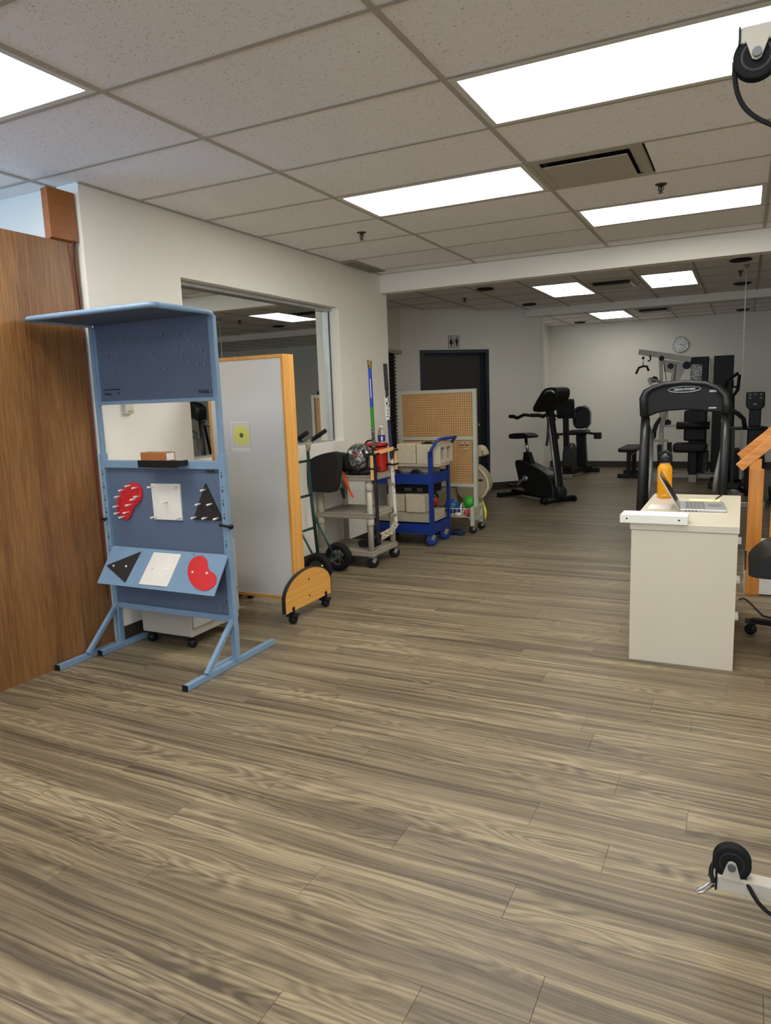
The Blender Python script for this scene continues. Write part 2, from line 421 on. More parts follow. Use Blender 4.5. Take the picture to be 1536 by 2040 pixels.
def arc(c, r, a0, a1, n, f=lambda a, b: (a, b)):
    return [f(c[0]+r*math.cos(a0+(a1-a0)*i/n), c[1]+r*math.sin(a0+(a1-a0)*i/n)) for i in range(n+1)]
def smooth_poly(pts, it=2):
    for _ in range(it):
        q = []
        for i, p in enumerate(pts):
            n = pts[(i+1) % len(pts)]
            q += [(p[0]*.75+n[0]*.25, p[1]*.75+n[1]*.25), (p[0]*.25+n[0]*.75, p[1]*.25+n[1]*.75)]
        pts = q
    return pts
def bez(p0, p1, p2, p3, n=10):
    P = [Vector(p) for p in (p0, p1, p2, p3)]
    return [P[0]*(1-t)**3+P[1]*3*t*(1-t)**2+P[2]*3*t*t*(1-t)+P[3]*t**3 for t in [i/n for i in range(n+1)]]

# ================================================================== setting
HC = 2.69
YF = -4.0; YB = 14.15; XL = -6.2; XR = 4.4; WX = -3.38; YW = 6.95
fl = struct('floor', MB().box(XL-.2, XR+.2, YF-.2, YB+.2, -.12, -.004), M['seam'])
# planks, 1.22 x 0.1525, laid along x
PL, PWD = 1.22, .1525
cache = {}
def plank_mesh(L, Wd):
    k = (round(L, 3), round(Wd, 3))
    if k not in cache: 
        cache[k] = MB().box(.0006, L-.0006, .0006, Wd-.0006, -.004, 0).mesh('plank'); cache[k].materials.append(M['plank'])
    return cache[k]
ofs = {0: -.392, 1: -1.126, 2: -.552, 3: -.97, 4: -.335, 5: -.6, 6: -.12, -1: -.66, -2: -.97}
rest = MB(); nrow = int((YB-1.43)/PWD)+1
for row in range(int((YF-1.43)/PWD)-1, nrow):
    y0 = 1.43+row*PWD
    x0 = ofs.get(row, random.uniform(0, PL))
    k = math.floor((XL-x0)/PL)
    while x0+k*PL < XR:
        xa, xb = max(x0+k*PL, XL), min(x0+(k+1)*PL, XR); ya, yb = max(y0, YF), min(y0+PWD, YB)
        k += 1
        if xb-xa < .02 or yb-ya < .01: continue
        # rough view wedge: what the photograph shows nearest goes in as single planks
        near = .9 < y0 < 9.6 and xb > -1.05*(y0+.6)-.2 and xb > -3.5 and xa < .05*y0+.25
        if near:
            o = bpy.data.objects.new('plank', plank_mesh(xb-xa, yb-ya)); C.objects.link(o); o.location = (xa, ya, 0); o.parent = fl
        else:
            rest.box(xa+.0006, xb-.0006, ya+.0006, yb-.0006, -.004, 0)
o = obj('far_planking', rest, M['plank'], fl, kind='stuff')
# ceiling: slab, tiles and grid
ce = struct('ceiling', MB().box(XL-.2, XR+.2, YF-.2, YB+.2, HC+.09, HC+.2), M['slab'])
tcache = {}
def tile(x0, x1, y0, y1):
    if x1-x0 < .03 or y1-y0 < .03: return
    k = (round(x1-x0, 3), round(y1-y0, 3))
    if k not in tcache:
        tcache[k] = MB().box(.004, k[0]-.004, .004, k[1]-.004, .004, .018).mesh('ceiling_tile'); tcache[k].materials.append(M['tile'])
    o = bpy.data.objects.new('ceiling_tile', tcache[k]); C.objects.link(o); o.location = (x0, y0, HC); o.parent = ce
T = .6096
GX = [-2.345+2*T*i for i in range(-4, 7)]
GY = [2.288+T*j for j in range(-11, 9)]
lights = {(1, 1): 'lens', (0, 3): 'lens', (1, 5): 'lens', (-1, -1): 'lens', (1, -3): 'lens', (-1, -5): 'lens', (-3, -3): 'lens', (3, -1): 'lens', (3, 3): 'lens', (1, -7): 'lens'}
Y1 = 6.81
tee = MB()
for i in range(-4, 6):
    for j in range(-11, 8):
        x0, x1 = max(XL, GX[i+4]), min(XR, GX[i+4]+2*T); y0, y1 = max(YF, GY[j+11]), min(Y1, GY[j+11]+T)
        if x1-x0 < .03 or y1-y0 < .03: continue
        if y0 >= 3.0: x0 = max(x0, WX)
        if x1-x0 < .03: continue
        if (i, j) in lights: continue
        if (i, j) == (1, 3):
            tile(x0+T, x1, y0, y1); continue
        tile(x0, x1, y0, y1)
for y in GY:
    if YF < y < Y1: tee.box(XL if y < 3.06 else WX, XR, y-.0115, y+.0115, HC-.001, HC+.004)
obj('cross_tee', tee, M['grid'], ce, kind='stuff')
for x in GX:
    if XL < x < XR: obj('main_runner', MB().box(x-.012, x+.012, YF, Y1 if x > WX else 3.06, HC-.0015, HC+.004), M['grid'], ce)
obj('wall_angle', MB().box(WX, WX+.022, 3.05, Y1, HC-.002, HC+.004).box(WX, XR, Y1-.022, Y1, HC-.002, HC+.004), M['grid'], ce)
# far ceiling, 2 x 2 tiles
tee2 = MB(); XA = -4.45
B2 = [('a', 6.95, 10.95, 8.64), ('b', 11.05, YB, 12.16)]
far_lights = [((-2.345, 8.64), 'lens_dim'), ((-1.126+T*0+.07, 8.64), 'lens_cool'), ((-2.345, 12.16), 'lens_far')]
FX = [-2.345+T*i for i in range(-4, 12)]
FLIT = {'a': [(-2.345, 'lens_dim'), (-1.126, 'lens_cool')], 'b': [(-2.345, 'lens_far')]}
for nm, ya, yb, ph in B2:
    ys = [ph+T*j for j in range(-4, 6)]
    for j, y in enumerate(ys[:-1]):
        y0, y1 = max(y, ya), min(ys[j+1], yb)
        for i, x in enumerate(FX):
            x0, x1 = max(x, XA), min(x+T, XR)
            if any(abs(x-lx) < .02 for lx, _ in FLIT[nm]) and j in (4, 5): continue
            tile(x0, x1, y0, y1)
    for y in ys:
        if ya < y < yb: tee2.box(XA, XR, y-.0115, y+.0115, HC-.001, HC+.004)
    for x in FX:
        if x > XA: obj('main_runner', MB().box(x-.012, x+.012, ya, yb, HC-.0015, HC+.004), M['grid'], ce)
obj('cross_tee', tee2, M['grid'], ce, kind='stuff')
# bulkheads
struct('trim_1', MB().box(-4.45, XR, 6.81, 6.95, 2.51, HC+.09), M['wall'])
struct('trim_2', MB().box(-3.0, XR, 10.95, 11.05, 2.59, HC+.09), M['wall'])
# left wall block with a recess for the mirror (x -3.38 face, opening y 3.84..5.93, z 1.065..2.285)
MY0, MY1, MZ0, MZ1, MX = 3.84, 5.93, 1.065, 2.285, -3.505
wl = MB()
wl.box(-4.45, WX, 3.06, MY0, 0, HC+.09).box(-4.45, WX, MY1, YW, 0, HC+.09).box(-4.45, WX, MY0, MY1, 0, MZ0).box(-4.45, WX, MY0, MY1, MZ1, HC+.09).box(-4.45, MX-.02, MY0, MY1, MZ0, MZ1)
struct('wall_left', wl, M['wall'])
struct('wall_recess', MB().box(XL, -4.45, 3.06, 3.2, 0, HC+.09), M['wall'])
# outer left wall with a window that lights the recess
struct('wall_outer', MB().box(XL-.15, XL, YF, -.9, 0, HC+.09).box(XL-.15, XL, 2.1, 3.2, 0, HC+.09).box(XL-.15, XL, -.9, 2.1, 0, 1.2).box(XL-.15, XL, -.9, 2.1, 2.5, HC+.09), M['wall'])
w1 = struct('window_1', MB().box(XL-.12, XL-.04, -.9, -.84, 1.2, 2.5).box(XL-.12, XL-.04, 2.04, 2.1, 1.2, 2.5).box(XL-.12, XL-.04, -.84, 2.04, 1.2, 1.26).box(XL-.12, XL-.04, -.84, 2.04, 2.44, 2.5).box(XL-.12, XL-.04, .57, .63, 1.26, 2.44), M['white_trim'])
RW0, RW1, RZ0, RZ1 = -2.8, 3.2, .8, 2.45
struct('wall_rear', MB().box(XL-.15, RW0, YF-.15, YF, 0, HC+.09).box(RW1, XR+.15, YF-.15, YF, 0, HC+.09).box(RW0, RW1, YF-.15, YF, 0, RZ0).box(RW0, RW1, YF-.15, YF, RZ1, HC+.09), M['wall'])
wf = MB().box(RW0, RW1, YF-.12, YF-.06, RZ0, RZ0+.06).box(RW0, RW1, YF-.12, YF-.06, RZ1-.06, RZ1)
for k in range(5): wf.box(RW0+k*1.485, RW0+k*1.485+.06, YF-.12, YF-.06, RZ0+.06, RZ1-.06)
struct('added_window', wf, M['white_trim'])  # window band added to let the rear fill light in
struct('wall_right', MB().box(XR, XR+.15, YF, YB, 0, HC+.09), M['wall'])
struct('wall_back', MB().box(-6.2, XR+.15, YB, YB+.15, 0, HC+.09), M['wall'])
# alcove wall with doorway
DA0, DA1 = 8.55, 9.60
struct('wall_alcove', MB().box(-4.6, -4.45, 6.95, DA0, 0, HC+.09).box(-4.6, -4.45, DA1, 10.2, 0, HC+.09).box(-4.6, -4.45, DA0, DA1, 2.07, HC+.09).box(-5.6, -5.5, 8.2, 10.2, 0, HC), M['wall'])
d2 = struct('door_2', MB().box(-4.60, -4.435, DA1, DA1+.05, 0, 2.12).box(-4.60, -4.435, DA0-.05, DA0, 0, 2.12).box(-4.60, -4.435, DA0, DA1, 2.07, 2.12), M['vent'])
obj('doorway_shade', MB().box(-4.56, -4.55, DA0, DA1, 0, 2.07), M['void'], d2)  # dark sheet, the unlit room's shade put into its colour
for k in range(40):
    z = .1+k*.049
    obj('blind_slat', MB().box(-4.52, -4.505, DA0+.01, DA1-.14, z, z+.032), M['dark'], d2)
    obj('blind_slat', MB().box(-4.515, -4.50, DA1-.13, DA1-.03, z, z+.026), M['cabgrey'], d2)
# diagonal washroom wall  y = x + 14, from x=-4.45 to x=-2.83
s2 = math.sqrt(.5); DU = Vector((s2, s2, 0)); DN = Vector((s2, -s2, 0))     # along, toward the room
DO = Vector((-4.45, 9.55, 0))
def dpt(u, n, z): return DO+DU*u+DN*n+Vector((0, 0, z))
def dbox(mb, u0, u1, n0, n1, z0, z1):
    mb._q([dpt(u, n, z) for u in (u0, u1) for n in (n0, n1) for z in (z0, z1)], [(0, 1, 3, 2), (4, 6, 7, 5), (0, 4, 5, 1), (2, 3, 7, 6), (0, 2, 6, 4), (1, 5, 7, 3)])
    return mb
uD0, uD1 = (-4.241+4.45)/s2+.05, (-3.46+4.45)/s2-.05
uE = (-2.83+4.45)/s2
wd = MB(); dbox(wd, -.1, uD0, -.14, 0, 0, HC+.09); dbox(wd, uD1, uE, -.14, 0, 0, HC+.09); dbox(wd, uD0, uD1, -.14, 0, 2.07, HC+.09)
struct('wall_diagonal', wd, M['wall'])
fr = MB(); dbox(fr, uD0-.05, uD0, -.15, .015, 0, 2.12); dbox(fr, uD1, uD1+.05, -.15, .015, 0, 2.12); dbox(fr, uD0, uD1, -.15, .015, 2.07, 2.12); dbox(fr, uD0, uD0+.03, -.15, -.08, 0, 2.07); dbox(fr, uD1-.03, uD1, -.15, -.08, 0, 2.07); dbox(fr, uD0, uD1, -.15, -.08, 2.04, 2.07)
d1 = struct('door_1', fr, M['frameb'])
lf = MB(); dbox(lf, uD0+.005, uD1-.005, -.15, -.11, .01, 2.06)
obj('door_leaf', lf, M['door'], d1)
kn = MB(); kn.ball(dpt(uD1-.09, -.075, 1.0), .03, 12, 8); kn.cyl(dpt(uD1-.09, -.11, 1.0), dpt(uD1-.09, -.08, 1.0), .012)
obj('door_knob', kn, M['steel'], d1)
struct('wall_corner', MB().box(-2.95, -2.80, 11.22, 11.32, 0, HC+.09), M['wall'])
struct('wall_side', MB().box(-3.55, -3.4, 11.4, YB, 0, HC+.09), M['wall'])
# baseboards
struct('baseboard_left', MB().box(WX, WX+.012, 3.06, YW, 0, .11), M['base'])
struct('baseboard_back', MB().box(-3.4, XR, YB-.012, YB, 0, .12), M['base'])
bb = MB(); dbox(bb, -.05, uD0-.05, 0, .012, 0, .11); dbox(bb, uD1+.05, uE, 0, .012, 0, .11)
struct('baseboard_diagonal', bb, M['base'])
struct('baseboard_right', MB().box(XR-.012, XR, YF, YB, 0, .11), M['base'])

# ================================================================== ceiling fittings
def ceiling_light(x0, y0, lx, ly, lens, label, group='fluorescent ceiling panels'):
    t = thing('ceiling_light', label, 'ceiling light', (x0+lx/2, y0+ly/2, HC-.004), 0, group, local=True)
    fx, fy = lx/2-.013, ly/2-.013
    f_ = MB()
    for sx in (-1, 1): f_.box(min(sx*fx, sx*(fx-.03)), max(sx*fx, sx*(fx-.03)), -fy, fy, .002, .09); 
    for sy in (-1, 1): f_.box(-fx+.03, fx-.03, min(sy*fy, sy*(fy-.03)), max(sy*fy, sy*(fy-.03)), .002, .09)
    f_.box(-fx, fx, -fy, fy, .09, .093)
    obj('light_frame', f_, M['fix'], t)
    if ly > lx:    # long side runs in depth: turn the lens so that its tube bands follow it
        o = obj('lens', MB().box(-fy+.031, fy-.031, -fx+.031, fx-.031, .006, .010), M[lens], t); o.rotation_euler.z = PI/2
    else:
        obj('lens', MB().box(-fx+.031, fx-.031, -fy+.031, fy-.031, .006, .010), M[lens], t)
    return t
LAB = {(1, 1): 'large bright white fluorescent panel nearest the hanging black pulley', (0, 3): 'bright white fluorescent panel beside the square air diffuser, nearer the mirror wall',
       (1, 5): 'bright white fluorescent panel just before the bulkhead, beyond a sprinkler', (-1, -1): 'ribbed fluorescent panel over the wood partition, cut by the picture edge'}
for (i, j), ln in lights.items():
    x0, y0 = GX[i+4], GY[j+11]
    ceiling_light(x0, y0, 2*T, T, ln, LAB.get((i, j), 'white fluorescent panel in the ceiling behind the photographer, none of it in the picture'))
ceiling_light(-2.345, 8.64, T, 2*T, 'lens_dim', 'warm dim fluorescent panel beyond the bulkhead, nearest the washroom')
ceiling_light(-1.126+.0, 8.64, T, 2*T, 'lens_cool', 'cool bluish dim fluorescent panel beyond the bulkhead, over the treadmill')
ceiling_light(-2.345, 12.16, T, 2*T, 'lens_far', 'small bright fluorescent panel farthest away, before the back wall')
# square plaque diffuser
x0, y0 = GX[5], GY[14]
t = thing('air_diffuser', 'square beige ceiling air diffuser with a dropped plate, between bright panels', 'air vent', (x0+T/2, y0+T/2, HC))
obj('diffuser_frame', MB().box(x0+.01, x0+.06, y0+.01, y0+T-.01, HC, HC+.02).box(x0+T-.06, x0+T-.01, y0+.01, y0+T-.01, HC, HC+.02).box(x0+.06, x0+T-.06, y0+.01, y0+.06, HC, HC+.02).box(x0+.06, x0+T-.06, y0+T-.06, y0+T-.01, HC, HC+.02), M['vent'], t)
obj('throat_shade', MB().box(x0+.06, x0+T-.06, y0+.06, y0+T-.06, HC+.05, HC+.06).box(x0+.06, x0+T-.06, y0+T-.06, y0+T-.055, HC, HC+.05), M['dark'], t)  # shade of the gap put into the dark colour of plate and far strip
obj('throat_side', MB().box(x0+.055, x0+.06, y0+.06, y0+T-.06, HC, HC+.05), M['vent'], t)
obj('throat_side', MB().box(x0+T-.075, x0+T-.06, y0+.06, y0+T-.06, HC+.003, HC+.05), M['vent'], t)
pz = MB().box(x0+.075, x0+T-.085, y0+.075, y0+T-.075, HC-.022, HC-.016).box(x0+.28, x0+.33, y0+.28, y0+.33, HC-.016, HC+.05)
obj('plaque', pz, M['vent'], t, bevel=.003)
def slot_vent(xc, yc, w, d, label):
    t = thing('slot_vent', label, 'air vent', (xc, yc, HC-.03))
    obj('vent_frame', MB().box(xc-w/2, xc+w/2, yc-d/2, yc+d/2, HC-.008, HC+.002), M['vent'], t)
    obj('slot', MB().box(xc-w/2+.05, xc+w/2-.05, yc-d/2+.03, yc-d/2+.16, HC-.03, HC-.0081), M['dark'], t)
    obj('baffle', MB().box(xc-w/2+.04, xc+w/2-.04, yc-d/2+.17, yc+d/2-.03, HC-.035, HC-.009), M['vent'], t, bevel=.004)
slot_vent(-1.43, 9.08, .5, .58, 'beige ceiling vent with dark slot between the two dim panels')
slot_vent(-1.34, 12.44, .5, .5, 'far ceiling vent with dark slot near the brightest back panel')
g = thing('return_grille', 'brown grey louvred ceiling grille against the mirror wall', 'air vent', (-3.29, 6.31, HC))
obj('grille_frame', MB().box(-3.375, -3.225, 6.0, 6.63, HC-.008, HC-.0016), M['creamd'], g)
for k in range(12): obj('louvre', MB().obox((-3.30, 6.04+k*.05, HC-.011), (.13, .03, .004), (.3, 0, 0)), M['vent'], g)
def sprinkler(x, y, label):
    t = thing('fire_sprinkler', label, 'sprinkler', (x, y, HC-.055), 0, 'ceiling sprinklers', local=True)
    obj('escutcheon', MB().lathe([(.036, .062), (.036, .056), (.03, .052), (.012, .05)], n=20), M['brass'], t)
    obj('sprinkler_body', MB().cyl((0, 0, .015), (0, 0, .052), .008, 10).tube([(-.012, 0, .048), (-.016, 0, .03), (-.004, 0, .008)], .003, 6).tube([(.012, 0, .048), (.016, 0, .03), (.004, 0, .008)], .003, 6).lathe([(.004, .009), (.018, .006), (.018, .003), (.004, .0)], n=14), M['brass'], t)
sprinkler(-2.651, 5.055, 'brass fire sprinkler before the louvred grille by the mirror wall')
sprinkler(-.513, 4.994, 'brass fire sprinkler between the square diffuser and the bright panel')
sprinkler(-3.3, 9.1, 'small far fire sprinkler over the washroom alcove')
sprinkler(-.09, 9.1, 'small far fire sprinkler between two dark downlights')
def downlight(x, y, label):
    t = thing('downlight', label, 'downlight', (x, y, HC-.016), 0, 'unlit round downlights', local=True)
    obj('trim_ring', MB().lathe([(.095, .018), (.105, .012), (.10, .004), (.085, .0), (.08, .006)], n=24, caps=False), M['dark'], t)
    obj('dark_cone', MB().lathe([(.082, .006), (.06, .012)], n=20), M['dark'], t)
for x, y, lb in [(-2.802, 8.449, 'unlit dark downlight over the washroom alcove, nearest the bulkhead end'), (-2.771, 10.30, 'unlit dark downlight before the diagonal washroom wall'), (-2.727, 13.6, 'unlit dark downlight in the far corner before the back wall'),
                 (-.084, 8.288, 'unlit dark downlight nearest the bulkhead, over the thin hanging cord'), (-.076, 10.15, 'unlit dark downlight in the row over the cord, middle one'), (-.078, 13.6, 'unlit dark downlight in the row over the cord, farthest one')]:
    downlight(x, y, lb)
t = thing('hanging_cord', 'thin white cord with rings hanging from the far ceiling', 'cord', (-.03, 8.7, HC-1.35))
obj('strand', MB().tube([(-.03, 8.7, HC), (-.03, 8.7, 2.1), (-.028, 8.7, 1.30)], .005, 6), M['ivory'], t)
for z in (2.08, 2.02, 1.97): obj('knot', MB().ball((-.03, 8.7, z), .011, 8, 6), M['ivory'], t)
obj('ceiling_hook', MB().lathe([(.03, 0), (.02, -.02), (.008, -.03)], (-.03, 8.7, HC), n=12), M['steel'], t)

# ================================================================== mirror
t = thing('wall_mirror', 'large mirror set in the left wall opening, reflecting the gym', 'mirror', (MX, (MY0+MY1)/2, MZ0))
obj('mirror_sheet', MB().box(MX-.008, MX, MY0+.002, MY1-.04, MZ0+.012, MZ1-.03), M['mirror'], t)
obj('top_track', MB().box(MX-.012, MX+.05, MY0+.002, MY1-.002, MZ1-.03, MZ1-.001), M['alu'], t)
obj('side_channel', MB().box(MX-.012, MX+.03, MY1-.04, MY1-.002, MZ0+.002, MZ1-.03), M['alu'], t)
obj('side_seal', MB().box(MX+.0301, MX+.034, MY1-.03, MY1-.022, MZ0+.002, MZ1-.03), M['black'], t)
obj('bottom_track', MB().box(MX-.012, MX+.05, MY0+.002, MY1-.04, MZ0+.001, MZ0+.012), M['alu'], t)
t = thing('thermostat', 'small ivory wall control box on the left wall above the stand gap', 'thermostat', (WX, 3.27, 1.40))
obj('housing', MB().box(WX+.001, WX+.03, 3.235, 3.30, 1.405, 1.475), M['ivory'], t, bevel=.004)
obj('lever', MB().box(WX+.03, WX+.034, 3.25, 3.285, 1.415, 1.425), M['creamd'], t)

# ================================================================== wood partition and box
t = thing('wood_partition', 'tall brown walnut veneer partition panel at the left edge', 'partition', (-3.44, 1.2, 0))
obj('veneer_panel', MB().box(-3.47, -3.42, -.9, 3.045, 0, 2.365), M['veneer'], t)
t = thing('wooden_box', 'orange brown wooden box standing on top of the walnut partition', 'box', (-3.46, 2.98, 2.366))
b_ = MB()
for s in (0,): b_.box(-3.455, -3.415, 2.87, 3.045, 2.367, 2.632)
obj('cabinet', b_, M['boxwood'], t, bevel=.003)
obj('front_panel', MB().box(-3.414, -3.402, 2.866, 3.048, 2.372, 2.636), M['boxwood'], t, bevel=.003)
obj('cable', MB().tube([(-3.41, 3.03, 2.40), (-3.398, 3.0, 2.36), (-3.409, 3.0, 2.3), (-3.412, 3.01, 2.0), (-3.412, 3.02, 1.6), (-3.412, 3.02, .3)], .004, 6), M['wire'], t, label='red and black cable hanging down the partition')
obj('black_cable', MB().tube([(-3.41, 3.035, 2.40), (-3.40, 3.012, 2.355), (-3.410, 3.012, 2.28), (-3.411, 3.022, 2.0)], .003, 6), M['black'], t)

# ================================================================== blue work stand
t = thing('work_stand', 'pale blue metal work sample stand with overhead panel and tilted shelf', 'therapy stand', (-2.94, 3.05, 0))
LX, RX, SY = -3.372, -2.492, 3.05
bl = M['blue']
for px, nm in ((LX, 'post'), (RX, 'post')):
    obj(nm, MB().box(px-.018, px+.018, SY-.018, SY+.018, .03, 1.18), bl, t, bevel=.003)
    obj('upper_post', MB().box(px-.013, px+.013, SY-.013, SY+.013, 1.16, 1.90), bl, t, bevel=.003)
    obj('brace', MB().bar((px, SY-.01, .265), (px, 2.80, .035), .025, .025), bl, t, bevel=.002)
for fx, y0, y1 in ((-3.392, 2.605, 3.02), (-3.352, 2.87, 3.41), (-2.502, 2.645, 3.415), (-2.542, 2.87, 3.12)):
    o = obj('foot_tube', MB().box(fx-.016, fx+.016, y0, y1, .001, .032), bl, t, bevel=.002)
    obj('end_cap', MB().box(fx-.0165, fx+.0165, y0-.006, y0-.0002, .0005, .0325), M['rubber'], o)
# panels
obj('upper_panel', MB().box(LX+.012, RX-.012, SY+.004, SY+.010, 1.475, 1.9105), M['board'], t)
obj('upper_rail', MB().box(LX+.013, RX-.013, SY-.012, SY+.016, 1.462, 1.482), bl, t, bevel=.002)
for px, s in ((LX, 1), (RX, -1)): obj('panel_edge', MB().box(min(px+s*.013, px+s*.03), max(px+s*.013, px+s*.03), SY-.004, SY+.004, 1.482, 1.895), bl, t)
obj('lower_panel', MB().box(LX+.018, RX-.018, SY+.004, SY+.010, .28, 1.10), M['board'], t)
obj('top_rail', MB().box(LX+.018, RX-.018, SY-.016, SY+.016, 1.098, 1.142), bl, t, bevel=.003)
obj('bottom_rail', MB().box(LX+.018, RX-.018, SY-.016, SY+.016, .25, .285), bl, t, bevel=.003)
# overhead panel with tube rim bent down into the posts
RZ = 1.915; RY0 = 2.625
obj('overhead_panel', MB().box(LX+.012, RX-.012, RY0+.012, SY+.012, RZ-.004, RZ+.002), M['board'], t)
for px in (LX, RX):
    obj('rim_tube', MB().tube([(px, RY0+.03, RZ), (px, SY-.035, RZ), (px, SY-.01, RZ-.008), (px, SY, RZ-.03)], .014, 8), bl, t)
obj('front_rim', MB().tube([(LX, RY0+.03, RZ), (LX+.008, RY0+.008, RZ), (LX+.03, RY0, RZ), (RX-.03, RY0, RZ), (RX-.008, RY0+.008, RZ), (RX, RY0+.03, RZ)], .014, 8), bl, t)
# tilted shelf
SO = Vector((0, 3.034, .632)); SE = Vector((0, -.5832, -.8123)); SU = Vector((1, 0, 0)); SN = SU.cross(SE)
if SN.y > 0: SN = -SN
shelf_n = SN
obj('tilted_shelf', MB().prism([(-3.345, 0), (-2.485, 0), (-2.487, .24), (-3.35, .24)], SO, SU, SE, .006 if SU.cross(SE).dot(shelf_n) < 0 else -.006), bl, t)
for x in (-3.26, -3.18, -3.1, -2.72, -2.66, -2.6): obj('hinge_screw', MB().lathe([(.006, 0), (.005, .003), (.001, .004)], SO+Vector((x, 0, 0))+SE*.012+shelf_n*.0002, tuple(shelf_n), 8), M['steel'], t)
bm_ = MB().cyl((0, 0, 0), (0, -.012, 0), .0045, 8).mesh('bolt'); bm_.materials.append(M['steel'])
B1 = [(-3.304, 1.819), (-3.216, 1.82), (-3.138, 1.822), (-3.025, 1.827), (-2.844, 1.824), (-2.726, 1.814), (-2.676, 1.819), (-2.655, 1.789), (-2.735, 1.76), (-2.625, 1.749), (-2.575, 1.729), (-2.928, 1.738), (-3.256, 1.741), (-3.173, 1.738), (-2.709, 1.71), (-2.545, 1.694), (-2.664, 1.671), (-2.608, 1.655), (-2.562, 1.656), (-3.214, 1.661), (-3.016, 1.647), (-2.837, 1.644)]
B2_ = [(-3.205, .355), (-3.127, .32), (-3.014, .305), (-2.831, .308), (-2.66, .341), (-2.571, .399), (-2.54, .361), (-2.603, .316), (-2.561, .321)]
for x, z in B1+B2_:
    o = bpy.data.objects.new('bolt', bm_); C.objects.link(o); o.parent = t; o.location = Vector((x, SY+.004, z))-Vector(t.location)
EX, EZ = (1, 0, 0), (0, 0, 1)
text('lettering', 'PANEL 1', .026, (-2.575, SY+.0036, 1.512), EX, EZ, M['ink'], t)
text('lettering', 'Component Work Sample', .0125, (-3.26, SY+.0036, 1.548), EX, EZ, M['ink'], t)
text('lettering', 'Work        9', .022, (-3.26, SY+.0036, 1.522), EX, EZ, M['ink'], t)
text('lettering', 'PANEL 2', .024, (-2.572, SY+.0036, 1.083), EX, EZ, M['ink'], t)
for px in (LX, RX):
    for k, z in ((7, 1.058), (6, .983), (5, .909), (4, .834), (2, .683), (1, .604)):
        text('number', str(k), .024, (px, SY-.0186, z), EX, EZ, M['ink'], t)
        obj('adjustment_hole', MB().cyl((px, SY-.0181, z+.022), (px, SY-.0188, z+.022), .004, 8), M['ink'], t)
    s = 1 if px > -3 else -1
    k_ = obj('clamp_knob', MB().cyl((px+s*.018, SY, .785), (px+s*.035, SY, .785), .012, 12), M['black'], t)
    obj('clamp_lever', MB().tube([(px+s*.03, SY, .785), (px+s*.035, SY-.02, .79), (px-s*.02, SY-.04, .80)], .007, 8), M['black'], k_)
# shape boards hung on the lower panel
PY = SY+.0035
KID = [(-3.199, 1.003), (-3.156, 1.015), (-3.111, 1.009), (-3.088, .979), (-3.086, .941), (-3.109, .902), (-3.152, .878), (-3.177, .846), (-3.191, .814), (-3.22, .791), (-3.261, .796), (-3.29, .818), (-3.299, .857), (-3.291, .896), (-3.27, .936), (-3.239, .975)]
KP = [(-3.169, .996), (-3.119, .986), (-3.224, .97), (-3.26, .93), (-3.11, .936), (-3.139, .918), (-3.28, .873), (-3.18, .884), (-3.278, .833), (-3.204, .839), (-3.241, .811)]
SQ = [(-3.013, 1.011), (-2.80, 1.013), (-2.80, .807), (-3.008, .805)]
SP = [(-2.998, .994), (-2.818, .996), (-2.904, .909), (-2.995, .82), (-2.812, .821)]
TR = [(-2.618, 1.02), (-2.515, .817), (-2.721, .815)]
TP = [(-2.618, .985), (-2.660, .906), (-2.58, .908), (-2.698, .830), (-2.621, .831), (-2.543, .831)]
def shape_board(name, poly, pegs, m, label):
    cx = sum(p[0] for p in poly)/len(poly); cz = min(p[1] for p in poly)
    t = thing(name, label, 'peg shape', (cx, PY, cz), 0, None)
    obj('board', MB().prism(poly[::-1], (0, PY-.0095, 0), EX, EZ, -.009), m, t)
    for x, z in pegs: obj('peg', MB().lathe([(.0055, 0), (.0055, .040), (.004, .043)], (x, PY-.0096, z), (0, -1, 0), 10), M['dowel'], t)
shape_board('kidney_board', smooth_poly(KID, 1), KP, M['red'], 'red kidney shaped board with eleven white pegs on the lower blue panel')
shape_board('square_board', SQ, SP, M['white'], 'white square board with corner pegs hung on the lower blue panel')
shape_board('triangle_board', TR, TP, M['blackb'], 'black triangle board with six white pegs hung on the lower blue panel')
STRI = [(-3.329, .129), (-3.108, .025), (-3.135, .22)]
SSQ = [(-3.007, .022), (-2.805, .021), (-2.821, .217), (-3.029, .22)]
SKID = [(-2.673, .019), (-2.634, .024), (-2.605, .05), (-2.593, .08), (-2.564, .105), (-2.524, .117), (-2.5, .149), (-2.501, .183), (-2.53, .21), (-2.571, .219), (-2.62, .209), (-2.67, .179), (-2.704, .143), (-2.725, .098), (-2.726, .059), (-2.706, .03)]
SS = [(-3.27, .127), (-3.173, .123), (-2.972, .122), (-2.868, .12), (-2.68, .119), (-2.58, .118)]
sgn = 1 if SU.cross(SE).dot(shelf_n) > 0 else -1
for nm, poly, sc_, m, lb in (('triangle_plate', STRI, SS[:2], M['blackb'], 'flat black triangle plate screwed on the tilted blue shelf'), ('square_plate', SSQ, SS[2:4], M['white'], 'flat white square plate screwed on the tilted blue shelf'), ('kidney_plate', smooth_poly(SKID, 1), SS[4:], M['red'], 'flat red kidney shaped plate screwed on the tilted blue shelf')):
    c = SO+SU*(sum(p[0] for p in poly)/len(poly))+SE*max(p[1] for p in poly)
    q = thing(nm, lb, 'shape plate', c)
    obj('plate', MB().prism(poly, SO+shelf_n*.0004, SU, SE, sgn*.005), m, q)
    for x, e in sc_: obj('screw', MB().lathe([(.007, 0), (.006, .003), (.001, .0045)], SO+SU*x+SE*e+shelf_n*.0056, tuple(shelf_n), 10), M['dowel'], q)
t = thing('black_tray', 'small black plastic tray clipped on the stand rail', 'tray', (-2.86, 2.99, 1.11))
